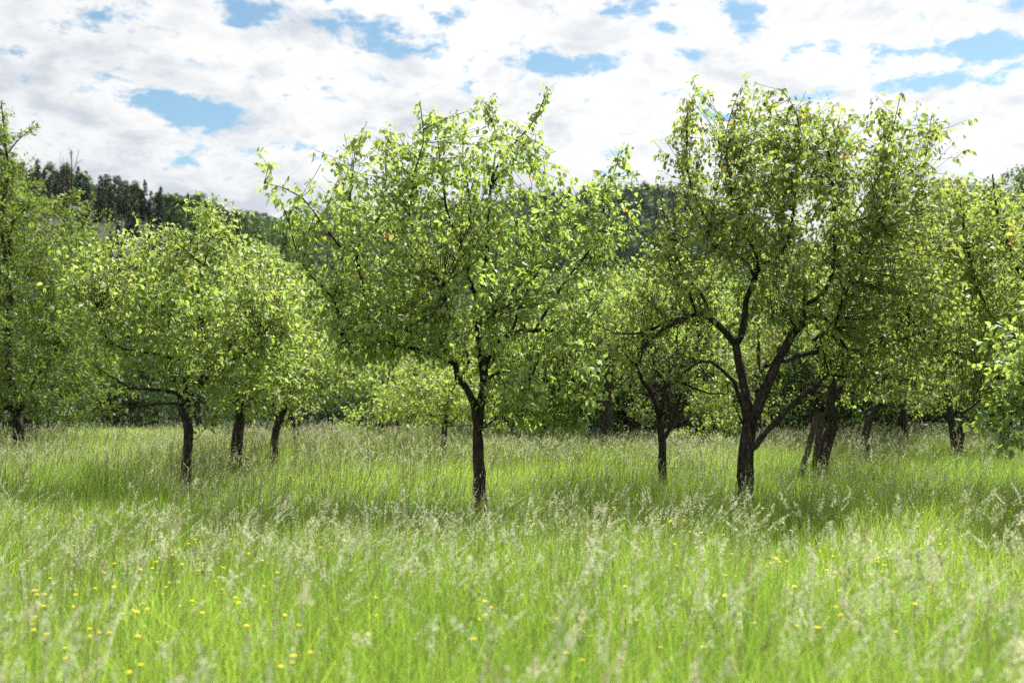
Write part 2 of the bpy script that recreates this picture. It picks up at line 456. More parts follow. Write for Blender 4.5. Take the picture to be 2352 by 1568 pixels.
def leaves(base, ax, nr, side, L, W, tint, rng, detail=True):
    n = len(base)
    L = L[:, None]; W = W[:, None]
    if detail:
        fold = rng.uniform(.05, .55, (n, 1)); curl = rng.uniform(-.05, .42, (n, 1))
        m1 = base+ax*L*.30-nr*L*curl*.05; m2 = base+ax*L*.66-nr*L*curl*.28; tp = base+ax*L*1.0-nr*L*curl*.75
        def lr(m, w, s): return m+side*W*w*s+nr*W*w*fold
        vs = np.stack([base, lr(m1, 1.0, -1), m1, lr(m1, 1.0, 1), lr(m2, .78, -1), m2, lr(m2, .78, 1), tp], 1)
        k = np.arange(n)[:, None]*8
        q = np.vstack([k+[1, 4, 5, 2], k+[2, 5, 6, 3]])
        t = np.vstack([k+[0, 1, 2], k+[0, 2, 3], k+[4, 7, 5], k+[5, 7, 6]])
        return vs.reshape(-1, 3), q, t, np.repeat(tint, 8)
    cv = rng.uniform(0, .3, (n, 1))
    vs = np.stack([base, base+ax*L*.5+side*W-nr*L*cv*.1, base+ax*L-nr*L*cv, base+ax*L*.5-side*W-nr*L*cv*.1], 1)
    k = np.arange(n)[:, None]*4
    return vs.reshape(-1, 3), k+[0, 1, 2, 3], None, np.repeat(tint, 4)

# ------------------------------------------------------------------ picture zooms used while tracing, all give 2352-wide picture coordinates
def zf(s, ox, oy): return lambda pts: [((x*s+ox)*.5742, (y*s+oy)*.5742)+tuple(r) for x, y, *r in pts]
Z1 = zf(.574, 0, 300); Z2 = zf(.7014, 1000, 300); Z3 = zf(.7211, 2400, 300); Z4 = zf(.6378, 0, 1000)
Z5 = zf(.6058, 1300, 1100); Z6 = zf(.5741, 2300, 1100); Z7 = zf(.5741, 3000, 1100)

def plane_pt(px, py, D):
    u, v = ray(px, py); return u*D, CAM_H+v*D

class Tree:
    """traced tree: limbs and crown outline measured in the plane of its trunk"""
    def __init__(s, x, D):
        s.D = D; s.X = plane_pt(x, 900, D)[0]; s.limbs = []
    def loc(s): return (s.X, s.D, 0)
    def limb(s, parent, pts, r0, r1, y0=0.0, y1=0.0, pw=1.0, ground=False):
        n = len(pts); out = []
        d = np.r_[0, np.cumsum([math.hypot(pts[i+1][0]-pts[i][0], pts[i+1][1]-pts[i][1]) for i in range(n-1)])]
        d /= max(d[-1], 1e-6)
        for (px, py), t in zip([p[:2] for p in pts], d):
            X, Z = plane_pt(px, py, s.D)
            out.append((X-s.X, y0+(y1-y0)*t, Z, r0+(r1-r0)*t**pw))
        if ground:
            b = list(out[0]); b[2] = -.05; b[3] = r0*1.35
            c = list(out[0]); c[2] = min(out[0][2]-.02, .22); c[3] = r0*1.1
            out = [tuple(b), tuple(c)]+[o for o in out if o[2] > .3]
        s.limbs.append((parent, out)); return len(s.limbs)-1
    def crown(s, poly, T, n_clump, n_att, seed, sig=.20, surf=.6, yoff=0.0, Rr=1.6):
        rng = np.random.default_rng(seed)
        pl = np.array([plane_pt(a, b, s.D) for a, b in poly]); pl[:, 0] -= s.X
        lo, hi = pl.min(0), pl.max(0)
        def inside(q):
            x, z = q[:, 0], q[:, 1]; c = np.zeros(len(q), bool); dmin = np.full(len(q), 1e9)
            for i in range(len(pl)):
                a, b = pl[i], pl[(i+1) % len(pl)]
                cond = ((a[1] > z) != (b[1] > z)) & (x < (b[0]-a[0])*(z-a[1])/(b[1]-a[1]+1e-12)+a[0]); c ^= cond
                ab = b-a; t = np.clip(((q-a)@ab)/(ab@ab), 0, 1); dmin = np.minimum(dmin, np.linalg.norm(q-(a+t[:, None]*ab), axis=1))
            return c, dmin
        def samp(n):
            got = []
            k = 0
            while k < n:
                q = rng.uniform(lo, hi, (n*3, 2)); c, d = inside(q); q = q[c]; d = d[c]
                th = np.minimum(T, np.sqrt(np.maximum(2*Rr*d-0, 1e-4)))
                y = rng.uniform(-1, 1, len(q)); y = np.sign(y)*np.abs(y)**surf
                keep = rng.random(len(q)) < (th/T*.75+.25)
                g = np.c_[q[:, 0], y*th+yoff, q[:, 1]][keep]; got.append(g); k += len(g)
            return np.vstack(got)[:n]
        cc = samp(n_clump)
        ii = rng.integers(0, n_clump, n_att)
        a = cc[ii]+rng.normal(0, sig, (n_att, 3))*[1, 1, .8]
        c, d = inside(a[:, [0, 2]]); a = a[c | (d < .07)]
        return a[a[:, 2] > .45]

# ------------------------------------------------------------------ the pear tree in the middle
def build_centre():
    T = Tree(1101, 11.3); L = T.limb
    tr = L(None, Z5([(1030, 1560), (1022, 1400), (1012, 1150), (1008, 980), (1022, 860), (1045, 760), (1050, 680), (1035, 520), (1012, 360), (1010, 300), (1030, 140)]), .078, .038, 0, .05, .8, ground=True)
    a = L(tr, Z2([(1310, 1300), (1345, 1080), (1358, 860), (1375, 600), (1440, 450), (1560, 310), (1640, 200), (1695, 60)]), .030, .004, .05, .25)
    b = L(tr, Z2([(1305, 1290), (1240, 1150), (1245, 1050), (1200, 950), (1130, 800), (1110, 650), (1085, 450), (1070, 270)]), .028, .004, .05, -.3)
    L(tr, Z2([(1300, 1260), (1240, 1180), (1150, 1050), (1095, 900), (1040, 760), (985, 700)]), .024, .006, 0, .5)
    L(a, Z2([(1350, 1000), (1240, 940), (1250, 760), (1230, 560), (1200, 400), (1205, 240)]), .016, .004, .1, .7)
    L(a, Z2([(1370, 620), (1400, 400), (1390, 250), (1375, 150)]), .012, .003, .2, .1)
    L(a, Z2([(1380, 600), (1480, 520), (1600, 540), (1690, 500)]), .012, .003, .2, -.4)
    l1 = L(tr, Z5([(1000, 930), (985, 850), (930, 740), (880, 680), (862, 590), (790, 550), (640, 500), (480, 465), (350, 440), (210, 420), (120, 480)]), .048, .012, 0, -.35, .8)
    l2 = L(l1, Z5([(850, 560), (800, 480), (700, 400), (600, 370), (500, 360), (420, 330), (300, 280)]), .034, .012, -.05, .55)
    v1 = L(l1, Z2([(690, 1440), (690, 1350), (660, 1200), (620, 1020), (590, 900), (582, 780), (600, 620), (620, 390)]), .022, .004, -.3, -.2)
    L(v1, Z2([(620, 1020), (720, 880), (760, 800), (780, 600), (770, 400), (800, 320)]), .012, .003, -.3, .1)
    L(v1, Z2([(620, 1030), (540, 1000), (440, 870), (340, 740), (240, 690), (140, 670)]), .014, .004, -.3, -.5)
    L(l1, Z2([(560, 1500), (520, 1300), (400, 1180), (330, 1050), (290, 880), (250, 780)]), .018, .004, -.4, -.7)
    L(l2, Z2([(640, 1340), (600, 1180), (545, 1000), (500, 800), (470, 560), (500, 430)]), .016, .004, .4, .8)
    L(l2, Z2([(900, 1440), (850, 1200), (830, 1000), (850, 780), (900, 600), (890, 380)]), .020, .004, .3, .6)
    L(l2, Z2([(1020, 1420), (990, 1200), (995, 1000), (930, 850), (960, 640), (1020, 480), (1010, 280)]), .018, .004, .1, -.9)
    r1 = L(tr, Z5([(1045, 640), (1090, 520), (1140, 440), (1220, 385), (1320, 360), (1440, 355), (1540, 368), (1680, 330)]), .042, .014, 0, .2, .8)
    v2 = L(r1, Z2([(1620, 1460), (1700, 1330), (1780, 1200), (1870, 1080), (1950, 980), (2020, 760), (2060, 600), (2125, 430)]), .018, .003, .1, 0)
    L(r1, Z2([(1500, 1440), (1560, 1280), (1650, 1120), (1780, 960), (1900, 850), (2010, 690)]), .018, .003, .1, -.7)
    L(r1, Z2([(1560, 1450), (1600, 1250), (1620, 1050), (1640, 850), (1700, 700), (1720, 560)]), .016, .003, .1, .9)
    L(v2, Z2([(1870, 1080), (2000, 1020), (2120, 930), (2200, 800)]), .010, .003, .1, .5)
    L(tr, Z5([(1060, 700), (1170, 640), (1350, 690), (1500, 790), (1580, 860), (1640, 950)]), .018, .003, -.1, -.9)
    L(tr, Z5([(1045, 1010), (1120, 950), (1200, 850), (1330, 800)]), .010, .003, -.1, -.6)
    L(tr, Z5([(1050, 640), (1120, 560), (1100, 430), (1090, 330)]), .018, .005, -.05, -1.0)
    L(l1, Z5([(900, 700), (960, 560), (900, 420), (850, 300), (820, 150)]), .020, .005, -.1, -1.1)
    poly = [(628, 440), (650, 400), (700, 425), (745, 350), (820, 325), (890, 292), (925, 335), (975, 290), (1010, 305), (1055, 272), (1120, 228), (1165, 250),
            (1200, 280), (1235, 300), (1272, 380), (1285, 450), (1330, 470), (1385, 415), (1430, 350), (1462, 430), (1478, 510), (1440, 620), (1405, 700), (1385, 800), (1372, 860),
            (1335, 955), (1270, 978), (1190, 965), (1120, 950), (1118, 860), (1040, 845), (960, 800), (860, 810), (780, 800), (730, 735), (702, 640), (690, 560), (655, 510)]
    att = T.crown(poly, 1.55, 330, 1500, 11, sig=.17, Rr=1.0)
    low = T.crown([(1112, 860), (1200, 800), (1390, 770), (1378, 870), (1338, 955), (1270, 978), (1200, 970), (1120, 955)], .8, 50, 230, 91, sig=.14, yoff=-.8, Rr=.8)
    low2 = T.crown([(760, 640), (1000, 600), (1300, 620), (1380, 700), (1300, 800), (1100, 830), (900, 790), (790, 770)], 1.2, 90, 110, 92, sig=.15, yoff=-.7, Rr=.9)
    low3 = T.crown([(745, 690), (900, 680), (1050, 700), (1060, 800), (1030, 850), (900, 835), (790, 815)], .8, 60, 230, 95, sig=.13, yoff=-.6, Rr=.7)
    att = np.vstack([att, low, low2, low3])
    # leafy shoots that stand out of the outline
    sh = []
    rng = np.random.default_rng(5)
    for a_, b_, y in [((1200, 290), (1260, 192), .2), ((1120, 260), (1130, 228), 0), ((975, 330), (975, 280), -.2), ((885, 330), (890, 292), .1), ((1400, 420), (1432, 345), 0), ((650, 440), (648, 400), -.5), ((1325, 950), (1338, 985), -.9)]:
        for t in np.linspace(0, 1, 6):
            X, Z = plane_pt(a_[0]+(b_[0]-a_[0])*t, a_[1]+(b_[1]-a_[1])*t, T.D); sh.append((X-T.X+rng.normal(0, .03), y, Z))
    att = np.vstack([att, sh])
    e = thing('pear_tree', 'tall spreading pear tree with a straight dark trunk in the middle of the meadow', 'tree', T.loc(), 'orchard trees in the tall grass')
    return tree_mesh(T.limbs, att, 21, None, leaf_len=.066, per=2.9, up=.35, parent=e, mats=(M['bark'], M['twig'], M['pear_leaf']), spread=.125)

def build_right():
    T = Tree(1712, 11.9); L = T.limb
    tr = L(None, Z6([(1185, 1500), (1192, 1300), (1200, 1200), (1212, 1100), (1222, 1010)]), .100, .088, 0, 0, ground=True)
    A = L(tr, Z6([(1212, 1060), (1205, 900), (1190, 800), (1165, 640), (1140, 520), (1130, 460)]), .060, .044, 0, .1)
    A1 = L(A, Z6([(1135, 490), (1050, 395), (940, 300), (870, 268), (780, 290), (700, 335), (600, 380), (520, 450), (450, 530), (430, 620)]), .044, .012, .1, -.3)
    L(A1, Z6([(870, 268), (740, 300), (650, 320), (540, 380), (420, 400), (300, 390), (180, 330), (90, 320)]), .024, .006, 0, .5)
    L(A1, Z6([(850, 270), (830, 240), (780, 150), (700, 100), (640, 40), (600, -60)]), .022, .006, 0, -.6)
    L(A1, Z6([(945, 300), (920, 200), (880, 110), (800, 10), (740, -120), (700, -260)]), .022, .005, 0, .3)
    A2 = L(A, Z6([(1135, 480), (1165, 420), (1188, 300), (1190, 170), (1235, 60), (1268, -60)]), .042, .030, .1, -.1)
    L(A2, Z3([(850, 1140), (800, 1060), (740, 1020), (680, 1000), (600, 985), (540, 940)]), .018, .005, -.1, -.5)
    L(A2, Z3([(870, 1100), (860, 1000), (790, 860), (740, 700), (720, 500), (715, 300), (770, 120)]), .022, .004, -.1, .2)
    L(A2, Z3([(880, 1070), (760, 940), (620, 820), (540, 640), (500, 450), (520, 250), (520, 80)]), .020, .004, -.1, .5)
    L(A2, Z3([(885, 1060), (990, 1000), (1035, 850), (1050, 600), (1055, 420), (1030, 260), (940, 150)]), .020, .004, -.1, -.5)
    B = L(tr, Z6([(1215, 1060), (1285, 880), (1345, 730), (1400, 600), (1480, 430), (1555, 335)]), .066, .046, 0, -.2)
    B1 = L(B, Z3([(1105, 1330), (1110, 1280), (1180, 1250), (1250, 1150), (1265, 1000), (1265, 850), (1250, 700), (1240, 500), (1180, 330), (1100, 230)]), .032, .005, -.2, -.3)
    L(B1, Z3([(1265, 950), (1330, 850), (1350, 650), (1320, 450), (1320, 250)]), .016, .004, -.2, .5)
    L(B1, Z3([(1262, 900), (1400, 820), (1530, 780), (1600, 700), (1700, 640), (1790, 560), (1835, 400), (1880, 190)]), .020, .004, -.2, .2)
    L(B1, Z3([(1300, 900), (1450, 640), (1490, 450), (1510, 220)]), .014, .003, -.2, -.9)
    L(B, Z7([(240, 600), (300, 570), (400, 545), (470, 535), (480, 500), (450, 450), (520, 400), (640, 430), (700, 515), (780, 520), (860, 500), (980, 450), (1150, 430)]), .030, .008, -.1, .3)
    L(B, Z7([(330, 320), (400, 300), (470, 320), (520, 380), (530, 250), (580, 100), (640, -60), (700, -200)]), .022, .005, -.2, -.9)
    L(B, Z6([(1545, 340), (1480, 370), (1420, 330), (1340, 320), (1250, 350)]), .012, .004, -.2, -.8)
    L(tr, Z6([(1190, 1050), (1165, 930), (1120, 820), (1085, 745), (1000, 670), (920, 612), (850, 608), (770, 640), (710, 690), (680, 740), (600, 780)]), .032, .006, 0, -.5)
    L(tr, Z6([(1170, 1040), (1120, 960), (1080, 900)]), .014, .004, 0, -.2)
    D = L(tr, Z6([(1230, 1210), (1265, 1185), (1330, 1100), (1430, 1005), (1560, 880), (1650, 810), (1742, 760)]), .042, .026, 0, .2)
    L(D, Z7([(440, 800), (520, 750), (600, 690), (700, 700), (780, 712), (900, 715), (1000, 740)]), .022, .006, .2, .5)
    L(D, Z7([(420, 810), (560, 830), (640, 900), (700, 880)]), .012, .004, .2, 0)
    poly = [(1400, 640), (1450, 600), (1500, 545), (1530, 480), (1492, 430), (1492, 385), (1535, 410), (1502, 330), (1545, 262), (1590, 205), (1618, 262), (1650, 290), (1690, 225), (1712, 195),
            (1742, 245), (1800, 252), (1880, 268), (1950, 272), (2010, 258), (2062, 292), (2118, 312), (2148, 248), (2168, 300), (2150, 380), (2175, 450), (2190, 560), (2165, 650), (2150, 760),
            (2090, 850), (2000, 870), (1920, 830), (1870, 770), (1800, 745), (1740, 690), (1660, 700), (1600, 740), (1500, 735), (1430, 700)]
    att = T.crown(poly, 1.5, 420, 1750, 12, sig=.18, Rr=1.1)
    att = np.vstack([att, T.crown([(1880, 600), (1920, 540), (2000, 500), (2060, 560), (2100, 700), (2080, 800), (1980, 830), (1900, 760)], .9, 60, 60, 93, sig=.14, yoff=-1.0, Rr=.9), T.crown([(1690, 300), (1760, 270), (1870, 280), (1890, 400), (1870, 520), (1760, 560), (1690, 500)], 1.0, 60, 260, 94, sig=.15, Rr=.9)])
    sh = []; rng = np.random.default_rng(6)
    for a_, b_, y in [((1580, 280), (1592, 205), 0), ((1700, 260), (1712, 192), 0), ((2140, 320), (2150, 245), .2), ((2005, 300), (2010, 255), -.3), ((1935, 300), (1925, 265), .5)]:
        for t in np.linspace(0, 1, 6):
            X, Z = plane_pt(a_[0]+(b_[0]-a_[0])*t, a_[1]+(b_[1]-a_[1])*t, T.D); sh.append((X-T.X+rng.normal(0, .03), y, Z))
    att = np.vstack([att, sh])
    e = thing('pear_tree', 'broad pear tree forking low into several thick crooked limbs, right of the middle tree', 'tree', T.loc(), 'orchard trees in the tall grass')
    bare_twigs(T, e, 4, 75, [2, 3, 4, 16, 17, 18, 19, 22, 23], .6, M['twig'])
    return tree_mesh(T.limbs, att, 22, None, leaf_len=.066, per=2.9, up=.35, parent=e, mats=(M['bark'], M['twig'], M['pear_leaf']), spread=.125)

def bare_twigs(T, e, seed, n, which, size, mat):
    """thin leafless side twigs growing off the given limbs"""
    rng = np.random.default_rng(seed); st = []
    for _ in range(n):
        pl = resample(T.limbs[which[rng.integers(len(which))]][1], .1); i = rng.integers(len(pl)//5, len(pl)); p = pl[i, :3]
        tdir = nrm(pl[min(i+1, len(pl)-1), :3]-pl[max(i-1, 0), :3]); d = nrm(tdir*.7+rng.normal(0, .6, 3)); r0 = min(pl[i, 3]*.5, .009)
        def go(p, d, L, r, lev):
            m = 6; pts = [p]
            for k in range(m): d = nrm(d+rng.normal(0, .25, 3)+[0, 0, .03]); pts.append(pts[-1]+d*L/m)
            st.append((np.array(pts), np.linspace(r, r*.3, m+1)))
            if lev:
                for k in range(1, m+1):
                    if rng.random() < .75: go(pts[k], nrm(d+rng.normal(0, .7, 3)), L*rng.uniform(.3, .6), r*.5, lev-1)
        go(p, d, size*rng.uniform(.5, 1.5), r0, 2)
    a, b = tubes(st, 3); mesh_obj('dead_twigs', a, b, mats=mat, parent=e, smooth=True)

def build_left():
    T = Tree(427, 13.2); L = T.limb
    tr = L(None, Z4([(1165, 1460), (1172, 1300), (1185, 1130), (1165, 1000), (1168, 920)]), .075, .056, 0, 0, ground=True)
    a = L(tr, Z4([(1165, 960), (1162, 860), (1160, 780), (1185, 690), (1235, 610), (1265, 560), (1250, 420), (1200, 300), (1150, 160)]), .040, .010, 0, .2)
    b = L(tr, Z4([(1180, 940), (1215, 870), (1290, 830), (1350, 790), (1420, 730), (1500, 690), (1650, 620)]), .036, .010, 0, -.4)
    L(b, Z4([(1240, 855), (1280, 770), (1335, 710), (1400, 600), (1480, 520), (1560, 460), (1650, 420)]), .024, .006, -.1, .6)
    c = L(tr, Z4([(1160, 940), (1110, 895), (1050, 882), (950, 872), (870, 862), (780, 800), (700, 740)]), .028, .006, 0, -.5)
    L(tr, Z4([(1165, 985), (1110, 960), (1020, 965), (950, 975), (820, 990), (700, 1020), (640, 1050)]), .020, .004, 0, -.7)
    L(tr, Z4([(1180, 1130), (1135, 1060), (1095, 985), (1080, 900), (1050, 830)]), .022, .006, 0, .3)
    d = L(a, Z4([(1185, 695), (1100, 690), (1020, 655), (900, 640), (780, 600), (770, 500), (740, 420)]), .022, .005, .1, -.6)
    L(d, Z4([(780, 600), (660, 420), (600, 300), (550, 160), (520, 0)]), .014, .004, -.5, 0)
    L(a, Z4([(1240, 560), (1100, 400), (950, 330), (820, 250), (740, 60), (700, -100)]), .018, .004, .2, .8)
    L(a, Z4([(1260, 540), (1240, 300), (1290, 100), (1330, -60), (1340, -250)]), .018, .003, .1, -.2)
    L(a, Z4([(1250, 450), (1120, 200), (1040, 0), (980, -180)]), .014, .003, .1, .5)
    L(tr, Z4([(1195, 1190), (1250, 1180), (1310, 1120), (1350, 1080)]), .006, .002, 0, -.3)
    L(tr, Z4([(1190, 1250), (1240, 1210), (1290, 1180), (1310, 1130)]), .005, .002, 0, -.4)
    poly = [(205, 560), (250, 520), (290, 525), (335, 548), (345, 482), (392, 470), (405, 515), (455, 500), (470, 452), (500, 455), (560, 482), (568, 530), (548, 575), (600, 590),
            (655, 612), (695, 650), (712, 720), (690, 800), (650, 870), (575, 910), (500, 880), (430, 850), (380, 850), (330, 820), (285, 850), (225, 780), (190, 700), (175, 620)]
    att = T.crown(poly, 1.7, 330, 1450, 13, sig=.19, Rr=1.4)
    e = thing('pear_tree', 'pear tree with a slim dark trunk and low bare grey branches, left in the meadow', 'tree', T.loc(), 'orchard trees in the tall grass')
    n = tree_mesh(T.limbs, att, 23, None, leaf_len=.067, per=3.0, parent=e, mats=(M['bark'], M['twig'], M['pear_leaf']), spread=.13)
    bare_twigs(T, e, 3, 40, [2, 3, 5], .45, M['dead_wood'])
    return n

def simple_tree(x, D, trunks, poly, label, seed, T_=1.6, nc=140, na=700, leaf=.07, per=2.5, mat='pear_leaf', name='orchard_tree', group='orchard trees in the tall grass', sig=.2, r=.07, spread=.14, detail=False, cat='tree', Rr=1.3, bark='bark', narrow=.62, droop=.8, keep=1.0, bf=.35, twigs=0):
    T = Tree(x, D)
    for i, (p, pts, r0, r1, y0, y1) in enumerate(trunks): T.limb(p, pts, r0, r1, y0, y1, ground=(i == 0))
    att = T.crown(poly, T_, nc, na, seed, sig=sig, Rr=Rr)
    e = thing(name, label, cat, T.loc(), group)
    if twigs: bare_twigs(T, e, seed, twigs, list(range(1, len(T.limbs))), .6, M['twig'])
    return tree_mesh(T.limbs, att, seed+50, None, leaf_len=leaf, per=per, parent=e, mats=(M[bark], M['twig'], M[mat]), spread=spread, detail=detail, sides=(8, 3), narrow=narrow, droop=droop, keep_twigs=keep, bf=bf)

total = 0
total += build_centre(); total += build_right(); total += build_left()
print('near leaves', total)

# mid-distance orchard trees, traced
simple_tree(545, 16.7, [(None, Z4([(1478, 1310), (1490, 1180), (1510, 1040), (1505, 960), (1495, 880)]), .10, .07, 0, 0),
                        (0, Z4([(1505, 980), (1420, 900), (1380, 800), (1300, 700)]), .04, .015, 0, -.5), (0, Z4([(1500, 900), (1560, 780), (1600, 650), (1640, 500)]), .04, .012, 0, .5)],
            [(430, 640), (520, 560), (620, 575), (720, 640), (740, 720), (735, 820), (690, 900), (640, 935), (560, 945), (500, 935), (450, 900), (430, 800)],
            'thick-trunked orchard tree just behind and right of the slim left pear tree', 31, 1.6, 260, 1200, .078, 3.2)
simple_tree(637, 19.3, [(None, Z4([(1718, 1250), (1735, 1120), (1760, 1050), (1785, 990), (1800, 900)]), .075, .05, 0, 0),
                        (0, Z4([(1735, 1080), (1715, 1000), (1700, 930), (1705, 850)]), .04, .015, 0, .2), (0, Z4([(1795, 930), (1900, 800), (1980, 700)]), .03, .01, 0, -.3)],
            [(590, 700), (640, 630), (720, 620), (790, 650), (850, 700), (890, 780), (880, 850), (860, 905), (800, 900), (760, 925), (700, 940), (640, 930), (600, 880)],
            'forked orchard tree leaning right, left of the middle tree', 32, 1.7, 280, 1200, .078, 3.2)
simple_tree(1020, 22.0, [(None, Z5([(785, 1120), (793, 1000), (800, 930), (815, 850), (840, 760)]), .075, .04, 0, 0), (0, Z5([(802, 920), (720, 840), (640, 800)]), .03, .01, 0, .3)],
            [(845, 962), (875, 905), (890, 860), (960, 815), (1050, 800), (1130, 840), (1150, 900), (1130, 965), (1060, 975), (940, 975)],
            'small low orchard tree with a thin dark trunk, just left of the middle pear trunk', 33, 1.8, 150, 800, .078, 3.6, mat='bright_leaf')
simple_tree(1522, 14.0, [(None, Z6([(610, 1330), (612, 1180), (595, 1070), (588, 980)]), .062, .052, 0, 0),
                         (0, Z6([(588, 1000), (560, 900), (510, 800), (450, 720), (412, 630), (430, 545), (470, 500)]), .040, .012, 0, -.3),
                         (0, Z6([(592, 990), (605, 900), (608, 820), (640, 760), (700, 738), (800, 790), (900, 828), (1010, 830)]), .032, .008, 0, -.5),
                         (0, Z6([(610, 1160), (640, 1110), (670, 1060), (710, 960), (745, 860), (768, 795)]), .034, .018, 0, .2),
                         (1, Z6([(412, 640), (330, 560), (240, 520), (130, 560)]), .018, .006, -.3, .2),
                         (1, Z6([(470, 750), (440, 640), (300, 540), (180, 440), (80, 330)]), .018, .005, 0, .5),
                         (2, Z6([(640, 760), (560, 640), (540, 500), (520, 380), (480, 250)]), .022, .006, 0, .3),
                         (2, Z6([(690, 740), (740, 640), (830, 600), (870, 500), (860, 350)]), .018, .005, 0, .1)],
            [(1370, 640), (1420, 590), (1500, 570), (1590, 590), (1660, 650), (1690, 740), (1670, 810), (1610, 850), (1540, 810), (1480, 850), (1400, 840), (1375, 740)],
            'slender orchard tree with thin curved stems, left of the big many-limbed pear tree', 34, 1.7, 150, 850, .060, 1.8, detail=True, twigs=50)
simple_tree(1905, 16.0, [(None, Z7([(510, 1280), (545, 1150), (580, 1060), (560, 950), (565, 830), (590, 700)]), .105, .06, 0, 0),
                         (0, Z7([(575, 720), (640, 690), (780, 715), (930, 720), (1040, 650)]), .04, .01, 0, -.2),
                         (0, Z7([(565, 900), (650, 780), (720, 640), (700, 520), (680, 380)]), .045, .01, 0, .4)],
            [(1830, 640), (1900, 560), (2000, 530), (2100, 560), (2150, 660), (2150, 780), (2110, 900), (2040, 945), (1990, 900), (1960, 830), (1880, 800)],
            'old orchard tree propped by two leaning planks, behind the big many-limbed pear tree', 35, 1.5, 200, 900, .076, 1.8, twigs=60)
simple_tree(1995, 20.5, [(None, Z7([(800, 1180), (810, 1080), (850, 980), (900, 900)]), .09, .05, 0, 0)],
            [(1900, 700), (2000, 560), (2120, 520), (2220, 600), (2250, 760), (2230, 900), (2130, 950), (2000, 930), (1920, 850)],
            'shaded orchard tree with a crooked dark trunk, deep behind the propped tree', 36, 1.6, 220, 1000, .080, 2.2)
simple_tree(40, 24.0, [(None, Z4([(118, 1170), (112, 1060), (105, 1000), (90, 900), (60, 760), (50, 500)]), .13, .08, 0, 0),
                       (0, Z4([(100, 1000), (-60, 960), (-160, 860)]), .06, .02, 0, -.5), (0, Z4([(110, 1010), (190, 930), (270, 790), (340, 740), (420, 640)]), .06, .015, 0, -.6),
                       (0, Z4([(110, 1030), (200, 970), (300, 960), (400, 1000), (500, 1060)]), .035, .01, 0, -.9),
                       (0, Z1([(70, 1568), (20, 1100), (20, 900), (60, 700), (40, 480), (10, 200)]), .07, .012, 0, 0), (0, Z1([(80, 1400), (90, 1100), (200, 950), (420, 900), (600, 820)]), .05, .008, 0, -.4),
                       (4, Z1([(40, 560), (130, 440), (230, 350)]), .02, .004, 0, .1)],
            [(-220, 420), (-120, 300), (-40, 330), (-8, 250), (14, 240), (22, 300), (70, 285), (30, 335), (40, 390), (115, 350), (60, 430), (95, 460), (150, 470), (205, 455), (222, 520), (250, 560), (235, 650), (275, 760), (255, 850), (248, 900), (235, 972),
             (130, 955), (60, 960), (-100, 970), (-250, 900), (-260, 500)],
            'large dark old tree with tufted narrow leaves and sweeping low limbs, left edge', 37, 3.0, 700, 4000, .105, 5.4, mat='plum_leaf', name='plum_tree', sig=.28, spread=.17, Rr=2.2, narrow=.42, droop=-.15)
simple_tree(2480, 12.4, [(None, [(2485, 1100), (2480, 1000), (2470, 900)], .10, .09, 0, 0),
                         (0, [(2470, 900), (2400, 880), (2330, 860), (2250, 830), (2180, 790), (2110, 780)], .05, .01, 0, .3),
                         (0, [(2470, 920), (2360, 800), (2260, 720), (2220, 640), (2190, 520), (2180, 450)], .05, .008, 0, -.3),
                         (0, [(2460, 900), (2420, 760), (2340, 620), (2290, 480), (2280, 400)], .05, .008, 0, 0),
                         (0, [(2470, 880), (2480, 700), (2500, 500), (2510, 350)], .05, .008, 0, .2), (0, [(2475, 890), (2560, 760), (2640, 600)], .05, .01, 0, 0),
                         (1, [(2330, 860), (2260, 900), (2200, 930), (2150, 960)], .016, .004, 0, -.6)],
            [(2075, 640), (2085, 500), (2130, 430), (2180, 455), (2215, 430), (2260, 440), (2290, 392), (2320, 440), (2360, 420), (2500, 300), (2650, 350), (2760, 600), (2720, 880), (2450, 900), (2330, 930), (2250, 900), (2160, 900), (2100, 850), (2095, 740)],
            'dense pear tree at the right edge with many steep thin branches', 38, 1.5, 400, 1800, .066, 2.7, detail=True, name='pear_tree')
simple_tree(2560, 9.3, [(None, [(2700, 1150), (2690, 1000), (2670, 850)], .08, .06, 0, 0), (0, [(2670, 870), (2560, 830), (2450, 800), (2360, 810), (2300, 850)], .035, .006, 0, -.3),
                        (0, [(2670, 900), (2520, 900), (2420, 900), (2350, 940), (2290, 985)], .03, .004, 0, .1), (0, [(2680, 840), (2640, 700), (2600, 560)], .04, .01, 0, 0)],
            [(2240, 850), (2262, 800), (2310, 800), (2335, 760), (2352, 700), (2450, 600), (2600, 500), (2800, 560), (2850, 800), (2700, 950), (2450, 1010), (2360, 1015), (2300, 1020), (2262, 1010), (2290, 960), (2325, 925), (2300, 880)],
            'near pear tree showing only a bright drooping bough low at the right edge', 39, 1.2, 170, 900, .072, 2.4, detail=True, name='pear_tree', sig=.13, spread=.11)

